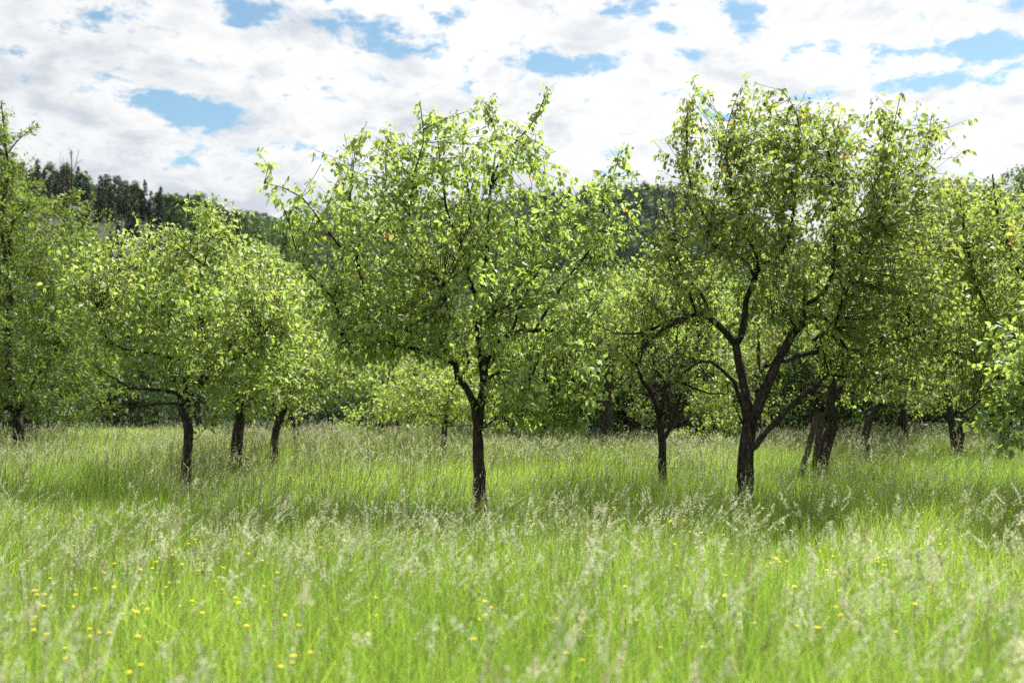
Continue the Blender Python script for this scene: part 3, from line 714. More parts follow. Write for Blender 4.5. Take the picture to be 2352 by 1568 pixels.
# ------------------------------------------------------------------ generic trees
def proto_tree(seed, H, W, lobes, na, leaf, per, trunk_r, clear=.25, nstem=1):
    """free-standing tree: limbs + lobed crown; returns limbs and attractors"""
    rng = np.random.default_rng(seed)
    limbs = []
    for s in range(nstem):
        ang = rng.uniform(0, 6.28); lean = (.1 if nstem == 1 else .35)*W
        top = np.array([math.cos(ang)*lean, math.sin(ang)*lean, H*.72])
        pts = [(0, 0, -.05, trunk_r*1.3), (top[0]*.1, top[1]*.1, H*clear*.6, trunk_r), (top[0]*.5, top[1]*.5, H*.45, trunk_r*.65), (top[0], top[1], top[2], trunk_r*.25)]
        limbs.append((None if s == 0 else 0, pts))
    for k in range(5):
        a = k*1.257+rng.uniform(-.4, .4); z0 = H*rng.uniform(clear, .5)
        rr = W*rng.uniform(.5, .8)
        limbs.append((0, [(0, 0, z0, trunk_r*.5), (math.cos(a)*rr*.5, math.sin(a)*rr*.5, z0+H*.1, trunk_r*.35), (math.cos(a)*rr, math.sin(a)*rr, z0+H*rng.uniform(.12, .3), trunk_r*.15)]))
    att = []
    for k in range(lobes):
        a = rng.uniform(0, 6.28); h = rng.uniform(0, 1)
        prof = math.sin(math.pi*min(1, .18+.82*h))**.7 if h < .98 else .1
        rr = W*prof*rng.uniform(.45, .95); c = np.array([math.cos(a)*rr, math.sin(a)*rr, H*(clear+(1-clear)*h*.93)])
        sg = W*rng.uniform(.13, .24)
        q = rng.normal(0, 1, (na//lobes, 3)); q = nrm(q)*rng.uniform(.6, 1.15, (len(q), 1))*sg
        att.append(c+q*[1, 1, .75])
    att = np.vstack(att); att = att[att[:, 2] > H*clear*.7]
    return limbs, att

def make_proto(name, cat, label, group, seed, H, W, lobes, na, leaf, per, trunk_r, mat, clear=.25, nstem=1, spread=.3, bark='bark', loc=(0, 0, 0), **kw):
    limbs, att = proto_tree(seed, H, W, lobes, na, leaf, per, trunk_r, clear, nstem)
    e = thing(name, label, cat, loc, group)
    n = tree_mesh(limbs, att, seed, None, leaf_len=leaf, per=per, parent=e, mats=(M[bark], M['twig'], M[mat]), spread=spread, detail=False, sides=(7, 3), thr=.03, step=.5, tip_r=.004, **kw)
    return e

def copy_tree(e, loc, rotz, scale, label=None, group=None):
    o = e.copy(); C.objects.link(o); o.location = loc; o.rotation_euler = (0, 0, rotz); o.scale = scale if isinstance(scale, tuple) else (scale,)*3
    if label: o['label'] = label
    if group: o['group'] = group
    for ch in list(e.children):
        c = ch.copy(); C.objects.link(c); c.parent = o
    return o

class Kind:
    """first use moves the built tree, later ones copy it"""
    def __init__(s, e): s.e = e; s.used = False
    def put(s, px, D, rot, scale, label, group=None, z=0.0):
        x = plane_pt(px, 900, D)[0]
        sc_ = scale if isinstance(scale, tuple) else (scale,)*3
        if not s.used:
            s.used = True; e = s.e; e.location = (x, D, z); e.rotation_euler = (0, 0, rot); e.scale = sc_; e['label'] = label
            if group: e['group'] = group
            return e
        return copy_tree(s.e, (x, D, z), rot, sc_, label, group)

G2 = 'dense trees closing the back of the meadow'
wa = Kind(make_proto('broadleaf_tree', 'tree', '', G2, 101, 6.5, 3.0, 34, 1150, .085, 2.6, .13, 'bright_leaf', .25, 1, .20))
wb = Kind(make_proto('broadleaf_tree', 'tree', '', G2, 102, 7.5, 3.0, 38, 1250, .085, 2.6, .09, 'pear_leaf', .24, 2, .20))
wc = Kind(make_proto('broadleaf_tree', 'tree', '', G2, 103, 6.0, 2.8, 30, 1050, .085, 2.6, .07, 'bright_leaf', .26, 3, .20))
kinds = [wa, wb, wc]
# (px, D, top py, label)
back = [(1170, 27, 690, 'light green tree right behind the middle pear trunk'),
        (1275, 30, 640, 'light green back row tree beside the right fringe of the middle crown'),
        (1365, 26, 660, 'light green tree in the back row, in the gap right of the middle tree'),
        (1450, 31, 600, 'taller light green back row tree, in the gap before the big right pear tree'),
        (1555, 27, 630, 'sunlit back row tree under the left limbs of the big pear'),
        (1640, 31, 600, 'sunlit back row tree filling the space left of the big forked trunk'),
        (1740, 27, 640, 'sunlit back row tree seen through the fork of the big pear'),
        (1850, 32, 560, 'back row tree right of the big forked trunk'),
        (1960, 28, 600, 'back row tree behind the propped tree'),
        (2070, 26, 520, 'tall back row tree rising right of the big right pear tree'),
        (2195, 22, 390, 'tree with sparse twigs on top, between big pear and right edge'),
        (2300, 24, 440, 'tall tree behind the dense pear tree at the right edge'),
        (2440, 23, 420, 'tall tree beyond the right edge behind the pear boughs'),
        (780, 47, 660, 'distant light tree behind the left side of the middle pear tree'),
        (880, 44, 690, 'distant light tree low behind the left limb of the middle pear tree'),
        (985, 42, 700, 'distant light tree low behind the trunk fork of the middle pear tree'),
        (1080, 40, 700, 'distant light tree directly behind the trunk of the middle pear tree')]
rng = np.random.default_rng(77)
Hs = {0: 6.5, 1: 7.5, 2: 6.0}
for i, (px, D, ty, lab) in enumerate(back):
    k = i % 3; h = plane_pt(px, ty, D)[1]; s = h/Hs[k]
    w = s*min(1.15, max(.8, 1/s**.3))
    kinds[k].put(px, D, rng.uniform(0, 6.28), (w, w, s), lab, G2)

# ivy-dark old trunk in the background
simple_tree(1390, 25, [(None, Z6([(215, 1100), (222, 950), (228, 800), (232, 680), (240, 560)]), .15, .10, 0, 0), (0, Z6([(230, 760), (140, 640), (100, 520)]), .08, .02, 0, -.4)],
            [(1290, 690), (1340, 620), (1420, 600), (1490, 650), (1500, 740), (1470, 800), (1400, 830), (1330, 800), (1290, 760)],
            'old tree with a thick straight dark trunk, shaded, right of the middle tree', 40, 2.2, 150, 700, .075, 2.2, group=G2, name='broadleaf_tree', sig=.3)

# shrubs along the edge of the wood
G3 = 'shrubs along the wood edge'
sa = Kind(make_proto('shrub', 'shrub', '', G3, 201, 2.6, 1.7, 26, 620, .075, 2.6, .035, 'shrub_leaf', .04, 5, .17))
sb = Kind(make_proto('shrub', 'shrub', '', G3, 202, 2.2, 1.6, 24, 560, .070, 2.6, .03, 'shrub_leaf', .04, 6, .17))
LM = [(-200, 'beyond the left border'), (-20, 'behind the left edge tree'), (150, 'between the left edge tree and the slim left pear'), (380, 'behind the slim left pear trunk'), (500, 'behind the thick left trunk'),
      (600, 'behind the leaning left trunk'), (720, 'between the leaning trunk and the middle pear'), (970, 'behind the low tree beside the middle pear'), (1060, 'behind the middle pear trunk'), (1160, 'right of the middle pear trunk'),
      (1340, 'behind the thick shaded trunk'), (1460, 'behind the thin curved stems'), (1590, 'between the curved stems and the forked pear trunk'), (1680, 'behind the forked pear trunk'), (1780, 'between the forked trunk and the propped tree'),
      (1900, 'behind the propped tree'), (2040, 'right of the propped tree'), (2180, 'under the right edge pear boughs'), (2360, 'beyond the right border')]
def where(px): return [t for p, t in LM if px >= p][-1]
def shrub_row(xs, dist, smin, smax, far):
    for px in xs:
        q = px+rng.uniform(-15, 15); w = where(q)
        lab = ('tall dark wood edge shrub, ' if far else 'dark shrub in deep shade, ')+w
        (sa if rng.random() < .5 else sb).put(q, dist(px), rng.uniform(0, 6), rng.uniform(smin, smax), lab, 'dark shrubs '+w)
shrub_row(range(-160, 1130, 46), lambda px: 52+rng.uniform(-2, 2) if px > 150 else 44, 1.5, 2.2, True)
shrub_row(range(560, 1130, 44), lambda px: 42+rng.uniform(-2, 2), 1.0, 1.35, True)
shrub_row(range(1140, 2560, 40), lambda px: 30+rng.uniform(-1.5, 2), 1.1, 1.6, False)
sbr = Kind(make_proto('shrub', 'shrub', '', G3, 203, 2.0, 1.7, 26, 620, .075, 2.8, .03, 'bright_leaf', .03, 6, .17))
sbr.put(905, 30, .4, 1.0, 'bright sunlit shrub at the end of the mown strip, left of the small low tree', 'sunlit shrubs')
sbr.put(1620, 25, 1.4, .9, 'sunlit shrub seen left of the big forked trunk', 'sunlit shrubs')
yg = Kind(make_proto('young_tree', 'tree', 'young tree with thin stems and sparse light leaves in front of the dark wood edge', None, 204, 2.6, .7, 14, 220, .07, 2.0, .025, 'bright_leaf', .15, 3, .15))
yg.put(683, 25, .4, (1, 1, .95), 'young tree with thin stems and sparse light leaves in front of the dark wood edge', None)

# tall wood behind, left and centre
G4 = 'tall trees beyond the orchard'
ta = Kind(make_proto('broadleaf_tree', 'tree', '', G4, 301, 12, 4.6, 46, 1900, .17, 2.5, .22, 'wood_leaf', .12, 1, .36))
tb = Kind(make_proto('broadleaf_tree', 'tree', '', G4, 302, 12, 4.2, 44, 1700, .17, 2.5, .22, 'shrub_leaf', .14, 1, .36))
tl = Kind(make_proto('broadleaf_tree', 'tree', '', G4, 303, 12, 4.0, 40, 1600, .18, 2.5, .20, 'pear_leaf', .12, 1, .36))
tall = [(ta, 588, 95, 482, 'round dark green tree left of the far ridge, above the left orchard crowns', 1.0), (tb, 655, 80, 500, 'dark spreading tree just left of the middle pear crown', 1.05),
        (tl, 608, 70, 545, 'pale feathery tree in front of the round dark one, left of the middle pear crown', .9), (tl, 662, 62, 590, 'lower pale green tree touching the left side of the middle pear crown', 1.0),
        (ta, 540, 66, 620, 'green tree of the wood hidden behind the left orchard crowns', 1.2), (ta, 450, 60, 640, 'green tree of the wood behind the top of the slim left pear tree', 1.2),
        (tb, 360, 58, 660, 'dark tree of the wood behind the middle of the left pear crown', 1.2), (tb, 270, 58, 640, 'dark tree of the wood between the left edge tree and the left pear tree', 1.2),
        (tb, 180, 56, 620, 'dark tree of the wood behind the left edge tree', 1.2), (ta, 60, 56, 560, 'tall dark tree of the wood hidden behind the left edge tree', 1.1), (ta, -60, 56, 560, 'tall dark tree of the wood beyond the left edge', 1.1),
        (tl, 740, 66, 640, 'pale tree behind the left fringe of the middle pear crown', 1.0), (ta, 830, 70, 660, 'green tree of the wood seen through the left half of the middle pear crown', 1.1),
        (tb, 930, 66, 680, 'dark tree of the wood seen through the middle pear crown', 1.1), (ta, 1040, 68, 670, 'green tree of the wood behind the central stem of the middle pear tree', 1.1), (ta, 1150, 70, 660, 'wood tree seen through the right half of the middle pear crown', 1.1),
        (tb, 1270, 60, 620, 'dark tree of the wood behind the right fringe of the middle pear crown', 1.1), (ta, 1400, 62, 600, 'green tree of the wood behind the gap between the two big pears', 1.1), (tb, 1540, 60, 600, 'dark wood tree behind the left limbs of the big right pear', 1.1),
        (ta, 1700, 60, 580, 'green tree of the wood behind the big forked pear trunk', 1.1), (tb, 1860, 58, 560, 'dark tree of the wood behind the right limbs of the big forked pear tree', 1.1), (ta, 2020, 56, 500, 'green tree of the wood behind the propped tree', 1.1),
        (tb, 2280, 44, 405, 'tall dark tree whose top shows above the right edge pear tree', .9), (tb, 2370, 46, 375, 'tallest dark tree at the right border of the picture', .8)]
for i, px in enumerate(range(1120, 2600, 105)):  # extra row of trees, added to shade the shrubs in front
    tall.append(((ta, tb)[i % 2], px, 37+(i*7 % 5), 640+(i*37 % 60), 'added tree closing and shading the wood, '+where(px), 1.25))
for k, px, D, ty, lab, wf in tall:
    s = plane_pt(px, ty, D)[1]/12; k.put(px, D, rng.uniform(0, 6.28), (s*wf, s*wf, s), lab, G4)

# leafless tree in front of the wooded hill
def bare_tree(px, D, topy, label, seed):
    rng = np.random.default_rng(seed); X = plane_pt(px, 900, D)[0]; H = plane_pt(px, topy, D)[1]
    limbs = [(None, [(0, 0, 0, .13), (0, 0, H*.4, .09), (.1, 0, H*.75, .045), (0, 0, H, .02)])]
    st = [(resample(limbs[0][1], .6)[:, :3], resample(limbs[0][1], .6)[:, 3])]
    def br(p, d, L, r, lev):
        pts = [p]; n = 5
        for k in range(n): d = nrm(d+rng.normal(0, .13, 3)+[0, 0, .08]); pts.append(pts[-1]+d*L/n)
        st.append((np.array(pts), np.linspace(r, r*.35, n+1)))
        if lev:
            for k in range(2, n+1):
                for _ in range(1):
                    dd = nrm(d+rng.normal(0, .55, 3)+[0, 0, .15]); br(pts[k], dd, L*rng.uniform(.35, .55), r*.45, lev-1)
    for h in np.linspace(.6, .97, 8):
        a = rng.uniform(0, 6.28); br(np.array([0, 0, H*h]), nrm(np.array([math.cos(a), math.sin(a)*.6, rng.uniform(.5, 1.1)])), H*(1.05-h)*.5, .022, 2)
    e = thing('bare_tree', label, 'tree', (X, D, 0), 'leafless trees in front of the hill')
    a, b = tubes(st[:1], 8); mesh_obj('trunk', a, b, mats=M['bark'], parent=e, smooth=True)
    a, b = tubes(st[1:], 4); mesh_obj('branches', a, b, mats=M['twig'], parent=e, smooth=True)
bare_tree(150, 48, 345, 'thin leafless tree in front of the wooded hill, right of the left edge tree', 1)
bare_tree(90, 46, 400, 'leafless tree half hidden behind the twiggy top of the left edge tree', 2)
bare_tree(2195, 30, 410, 'leafless twiggy treetop beside the right shoulder of the big right pear tree', 3)

# leaning planks
def planks():
    for j, (a, b, w, lab) in enumerate([(Z7([(370, 1290)])[0], Z7([(505, 965)])[0], .085, 'weathered grey plank leaning against the propped tree, the outer one of two'),
                                        (Z7([(440, 1290)])[0], Z7([(535, 955)])[0], .09, 'weathered grey plank leaning against the propped tree, next to its trunk')]):
        D = 15.6+.12*j
        xa, za = plane_pt(*a[:2], D); xb, zb = plane_pt(*b[:2], D)
        A = np.array([xa, D-.1, za]); 
        dirv = np.array([xb-xa, .35, zb-za]); A = A+dirv*((0-za)/dirv[2]); B = np.array([xb, D+.25, zb])
        n = 14; ts = np.linspace(0, 1, n); d = nrm(B-A); s = nrm(np.cross(d, [0, 1, 0])); u = np.cross(s, d)
        rg = np.random.default_rng(j); vs = []
        for t in ts:
            c = A+(B-A)*t+rg.normal(0, .003, 3)
            for sx, sy in ((-1, -1), (1, -1), (1, 1), (-1, 1)):
                vs.append(c-A+s*sx*(w/2+rg.normal(0, .003))+u*sy*.018)
        q = [[i*4+k, i*4+(k+1) % 4, i*4+4+(k+1) % 4, i*4+4+k] for i in range(n-1) for k in range(4)]+[[0, 1, 2, 3], [(n-1)*4+k for k in (3, 2, 1, 0)]]
        o = mesh_obj('plank', vs, np.array(q), mats=M['plank']); o.location = A
        o['label'] = lab; o['category'] = 'plank'; o['group'] = 'planks propping the old tree'
planks()

# ------------------------------------------------------------------ hills
def sstep(t): t = np.clip(t, 0, 1); return t*t*(3-2*t)
LX = np.array([-400, 0, 100, 200, 300, 400, 500, 560, 640, 720, 800, 900]); LY = np.array([210, 355, 372, 400, 420, 440, 468, 485, 530, 640, 800, 915])
def left_hill(x, y):
    px = x/215*FPX+1176
    H = (915-np.interp(px, LX, LY))/FPX*215-6.0
    return np.maximum(H, -2)*sstep((y-85)/130)-.6
FX = np.array([-600, 200, 400, 520, 600, 680, 760, 900, 1100, 1290, 1480, 1560, 1700, 1900, 2352, 3400]); FY = np.array([520, 500, 478, 468, 470, 492, 470, 445, 436, 428, 418, 430, 500, 545, 600, 700])
def far_hill(x, y):
    px = x/620*FPX+1176
    H = (915-np.interp(px, FX, FY))/FPX*620-17+4*np.sin(x*.02)
    return np.maximum(H, 0)*sstep((y-340)/280)-.8
def terrain(name, fn, x0, x1, y0, y1, nx, ny):
    X, Y = np.meshgrid(np.linspace(x0, x1, nx), np.linspace(y0, y1, ny)); Z = fn(X, Y)
    v = np.c_[X.ravel(), Y.ravel(), Z.ravel()]; i = np.arange(ny-1)[:, None]*nx+np.arange(nx-1)
    q = np.stack([i, i+1, i+nx+1, i+nx], -1).reshape(-1, 4)
    o = mesh_obj(name, v, q, mats=M['hill_floor'], smooth=True); o['kind'] = 'structure'
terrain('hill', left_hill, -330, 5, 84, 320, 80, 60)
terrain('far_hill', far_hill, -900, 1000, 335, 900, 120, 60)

def conifer(name, seed, H, W, nb, mat, cat='tree', clear=.06, tier=26, bark='pine_bark', droop=.25):
    rng = np.random.default_rng(seed); e = thing(name, '', cat, (0, 0, 0), None)
    a, b = tubes([(np.array([[0, 0, -.5], [0, 0, H*.5], [0, 0, H*.97]]), np.array([H*.014, H*.010, .02]))], 6); mesh_obj('trunk', a, b, mats=M[bark], parent=e, smooth=True)
    base, ax, nr, L, W_ = [], [], [], [], []
    for k in range(tier):
        h = clear+(1-clear)*(k/tier)**.92; rad = W*(1-((h-clear)/(1-clear)))**.8*rng.uniform(.8, 1.1)+.12
        nbk = max(5, int(nb*(1-h*.5)))
        for a0 in rng.uniform(0, 6.28, nbk):
            d = np.array([math.cos(a0), math.sin(a0), 0]); m = max(2, int(rad/.35)+1); rl = rad*rng.uniform(.65, 1.1)
            for t in np.linspace(.2, 1, m*2):
                p = d*rl*t+[0, 0, H*h-droop*rl*t**1.5+rng.normal(0, .12)]
                for _ in range(2):
                    base.append(p); ax.append(nrm(d*.7+rng.normal(0, .55, 3)+[0, 0, -.15])); nr.append(rng.normal(0, .4, 3)+[0, 0, 1]); L.append(rng.uniform(.35, .75)*(.6+.5*(1-h))); W_.append(rng.uniform(.09, .2))
    base, ax, nr, L, W_ = map(np.array, (base, ax, nr, L, W_)); nr = nrm(nr-(nr*ax).sum(1, keepdims=True)*ax)
    ti = rng.beta(2, 2, len(base))*.9; ti[rng.random(len(base)) < .01] = 1
    v, q, t_, tt = leaves(base, ax, nr, np.cross(ax, nr), L, W_, ti, rng, False)
    mesh_obj('crown', v, q, t_, mats=M[mat], parent=e, tint=tt); return e
def far_broadleaf(seed, H, W, mat):
    rng = np.random.default_rng(seed); e = thing('hillside_tree', '', 'tree', (0, 0, 0), None)
    a, b = tubes([(np.array([[0, 0, -.5], [0, 0, H*.4], [0, 0, H*.7]]), np.array([.2, .15, .08]))], 6); mesh_obj('trunk', a, b, mats=M['bark'], parent=e, smooth=True)
    pts = []
    for _ in range(26):
        h = rng.uniform(.15, 1); rr = W*math.sin(math.pi*min(.97, .25+.72*h))*rng.uniform(.4, .9); a0 = rng.uniform(0, 6.28)
        c = np.array([math.cos(a0)*rr, math.sin(a0)*rr, H*h*.92]); q = nrm(rng.normal(0, 1, (95, 3)))*rng.uniform(.7, 1.1, (95, 1))*W*rng.uniform(.22, .34)
        pts.append(c+q)
    base = np.vstack(pts); n = len(base); ax = nrm(rng.normal(0, 1, (n, 3))); nr = rng.normal(0, .5, (n, 3))+[0, 0, 1]; nr = nrm(nr-(nr*ax).sum(1, keepdims=True)*ax)
    v, q, t_, tt = leaves(base, ax, nr, np.cross(ax, nr), rng.uniform(.3, .6, n), rng.uniform(.12, .24, n), rng.beta(2, 2, n)*.9, rng, False)
    mesh_obj('crown', v, q, t_, mats=M[mat], parent=e, tint=tt); return e

spr = Kind(conifer('spruce_tree', 401, 13, 2.4, 12, 'needle')); spr2 = Kind(conifer('spruce_tree', 402, 12, 2.0, 12, 'needle'))
pin = Kind(conifer('pine_tree', 403, 11.5, 1.7, 9, 'pine_needle', clear=.25, tier=20, droop=.05)); pin2 = Kind(conifer('pine_tree', 404, 12, 1.5, 9, 'pine_needle', clear=.35, tier=18, droop=.0))
fb = Kind(far_broadleaf(405, 12, 3.6, 'far_leaf')); fb2 = Kind(far_broadleaf(406, 11, 3.2, 'wood_leaf'))
LBL = {'spruce': 'dark pointed spruce in the wood on the left hill', 'pine': 'grey green pine in the dense plantation on the left hillside', 'broad': 'rounded green tree in the wood on the left hill'}
GRP = {'spruce': 'spruces on the left hill', 'pine': 'pines of the plantation on the left hill', 'broad': 'broadleaf trees on the left hill'}
rg = np.random.default_rng(9)
nput = 0
for row, D in enumerate(np.linspace(120, 222, 15)):
    sp_ = 3.5
    x0, x1 = (-60-1176)/FPX*D, (740-1176)/FPX*D
    for x in np.arange(x0, x1, sp_*(.72 if D > 190 else 1.35)):
        xx = x+rg.uniform(-1.3, 1.3); yy = D+rg.uniform(-3, 3); z = float(left_hill(np.array(xx), np.array(yy)))
        px = xx/yy*FPX+1176
        if z < 2.0 and D > 130: continue
        rr = rg.random(); top = D > 195
        if px > 520: kd = 'broad' if rr < .6 else 'spruce'
        elif top: kd = 'spruce' if rr < .24 else ('broad' if rr < .78 else 'pine')
        else: kd = 'pine' if rr < .82 else ('broad' if rr < .9 else 'spruce')
        K = {'spruce': (spr, spr2), 'pine': (pin, pin2), 'broad': (fb, fb2)}[kd][rg.integers(0, 2)]
        s = rg.uniform(.42, .60) if kd == 'spruce' else rg.uniform(.55, .80)
        K.put(xx/yy*FPX+1176, yy, rg.uniform(0, 6.28), s, LBL[kd], GRP[kd], z=z); nput += 1
print('hillside trees', nput)

# far ridge: one mass of forest
def far_forest():
    rng = np.random.default_rng(10); B, S_, Tn, con = [], [], [], []
    n = 4200
    y = 400+250*rng.random(n)**.8; x = rng.uniform(-.52, .36, n)*y
    z = far_hill(x, y); ok = z > 6; x, y, z = x[ok], y[ok], z[ok]; n = len(x)
    H = rng.uniform(9, 15, n); W = rng.uniform(3.2, 5.5, n)
    iscon = rng.random(n) < np.where(x/y > .02, .7, .15); W[iscon] *= .55
    m = 74
    tt = rng.random((n, m)); a = rng.uniform(0, 6.28, (n, m))
    prof = np.where(iscon[:, None], (1-tt)**.8, np.sin(np.pi*np.clip(.3+.68*tt, 0, 1))**.6)
    lob = 1+.25*np.sin(a*3+rng.uniform(0, 6, (n, 1))+tt*5)
    r = W[:, None]*prof*lob*rng.uniform(.8, 1.05, (n, m))
    P = np.stack([x[:, None]+np.cos(a)*r, y[:, None]+np.sin(a)*r, z[:, None]+H[:, None]*tt], -1).reshape(-1, 3)
    N = len(P); ax = nrm(rng.normal(0, 1, (N, 3))); out = np.stack([np.cos(a), np.sin(a), .8+0*a], -1).reshape(-1, 3)
    nr = rng.normal(0, .4, (N, 3))+out; nr = nrm(nr-(nr*ax).sum(1, keepdims=True)*ax)
    tree_t = np.repeat(np.where(iscon, rng.uniform(0, .2, n), rng.uniform(.3, .85, n)), m)
    v, q, t_, ti = leaves(P-ax*.6, ax, nr, np.cross(ax, nr), rng.uniform(1.2, 2.0, N), rng.uniform(.5, .9, N), np.clip(tree_t+rng.normal(0, .07, N), 0, .9), rng, False)
    o = mesh_obj('forest', v, q, t_, mats=M['far_leaf'], tint=ti); o['kind'] = 'stuff'; o['label'] = 'distant forest covering the far ridge'; o['category'] = 'forest'
far_forest()

# ------------------------------------------------------------------ ground
def ground():
    v = np.array([[-2500, -400, 0], [2500, -400, 0], [2500, 3000, 0], [-2500, 3000, 0]], float)
    o = mesh_obj('ground', v, np.array([[0, 1, 2, 3]]), mats=M['soil']); o['kind'] = 'structure'
    v = np.array([[-32, 29, .004], [-2, 29, .004], [1, 38, .004], [-1, 53, .004], [-34, 53, .004]], float)
    me = bpy.data.meshes.new('mown_strip'); me.from_pydata([tuple(a) for a in v], [], [(0, 1, 2, 3, 4)]); me.materials.append(M['mown'])
    o = bpy.data.objects.new('mown_strip', me); C.objects.link(o); o['kind'] = 'structure'
ground()

def vnoise(x, y, seed, scale):
    """smooth value noise"""
    rg = np.random.default_rng(seed); G = rg.random((64, 64)); u = x/scale+500; w = y/scale+500
    i = np.floor(u).astype(int); j = np.floor(w).astype(int); fu = sstep(u-i); fw = sstep(w-j)
    g = lambda a, b: G[a % 64, b % 64]
    return (g(i, j)*(1-fu)+g(i+1, j)*fu)*(1-fw)+(g(i, j+1)*(1-fu)+g(i+1, j+1)*fu)*fw

def scatter(rng, y0, y1, dens, margin=2.5):
    """uniform points in the visible wedge, dens per square metre"""
    hw = .514*y1+margin; n = int((y1-y0)*2*hw*dens); x = rng.uniform(-hw, hw, n); y = rng.uniform(y0, y1, n)
    ok = np.abs(x) < .514*y+margin
    return x[ok], y[ok]

def tall_zone(x, y):
    """how far back the uncut meadow reaches"""
    lim = np.where(x < 0, 28.5+vnoise(x, y*0, 4, 3)*1.5, 30)
    return y < lim

def grass():
    rng = np.random.default_rng(1); V, Q, T_, TI = [], [], [], []; nv = 0
    bands = [(1.2, 4.0, 2600, .0050, 3), (4.0, 7.0, 2400, .0052, 3), (7.0, 11.0, 1500, .0062, 2), (11, 17, 750, .0085, 2), (17, 31, 340, .013, 1)]
    for y0, y1, dens, w, seg in bands:
        x, y = scatter(rng, y0, y1, dens); ok = tall_zone(x, y)
        pn = vnoise(x, y, 2, .9)*.6+vnoise(x, y, 3, .28)*.4
        ok &= rng.random(len(x)) < .45+.9*pn
        x, y, pn = x[ok], y[ok], pn[ok]; n = len(x)
        h = (.36+.30*pn+.16*vnoise(x, y, 8, 3.5))*rng.uniform(.55, 1.2, n)
        az = rng.uniform(0, 6.28, n); lean = np.abs(rng.normal(.26, .24, n))+.03
        d = np.stack([np.cos(az)+.35, np.sin(az)*.8, 0*az], 1)*lean[:, None]
        fa = rng.uniform(0, 3.14, n); s = np.stack([np.cos(fa), np.sin(fa), 0*fa], 1)*(w*rng.uniform(.6, 1.3, n)/2*1.0)[:, None]
        B = np.stack([x, y, np.zeros(n)], 1)
        rows = []
        for k in range(seg+1):
            t = k/(seg+0.0) if seg else 1
            c = B+d*h[:, None]*(t**1.8)*1.3+np.array([0, 0, 1.])*(h*t*(1-.35*lean*t))[:, None]
            if k == seg: rows.append(c[:, None])
            else: rows.append(np.stack([c-s*(1-.45*t), c+s*(1-.45*t)], 1))
        vv = np.concatenate(rows, 1); m = vv.shape[1]; k0 = nv+np.arange(n)[:, None]*m
        for k in range(seg-1): Q.append(k0+[2*k, 2*k+1, 2*k+3, 2*k+2])
        T_.append(k0+[2*seg-2, 2*seg-1, 2*seg]); V.append(vv.reshape(-1, 3)); nv += n*m
        ti = np.clip(.12+.6*rng.random(n)+.45*(vnoise(x, y, 6, 2.2)-.5)+.35*(vnoise(x, y, 16, .5)-.5), 0, .92); dry = rng.random(n) < .03; ti[dry] = rng.uniform(.93, 1, dry.sum())
        TI.append(np.repeat(ti, m))
    # short regrowth on the mown strip
    n = 26000; x = rng.uniform(-32, 1, n); y = 28+25*rng.random(n); ok = (np.abs(x) < .55*y+2)
    x, y = x[ok], y[ok]; n = len(x)
    B = np.stack([x, y, 0*x], 1); fa = rng.uniform(0, 3.14, n); s = np.stack([np.cos(fa), np.sin(fa), 0*fa], 1)*.03
    h = rng.uniform(.06, .2, n)[:, None]; tip = B+np.array([0, 0, 1.])*h+rng.normal(0, .05, (n, 3))*[1, 1, 0]
    k0 = nv+np.arange(n)[:, None]*3; T_.append(k0+[0, 1, 2]); V.append(np.stack([B-s, B+s, tip], 1).reshape(-1, 3)); nv += n*3; TI.append(np.repeat(rng.uniform(.3, 1, n), 3))
    o = mesh_obj('grass', np.vstack(V), np.vstack(Q), np.vstack(T_), mats=M['blade'], tint=np.concatenate(TI)); o['kind'] = 'stuff'; o['label'] = 'tall green meadow grass covering the ground'; o['category'] = 'grass'
    print('grass verts', nv)

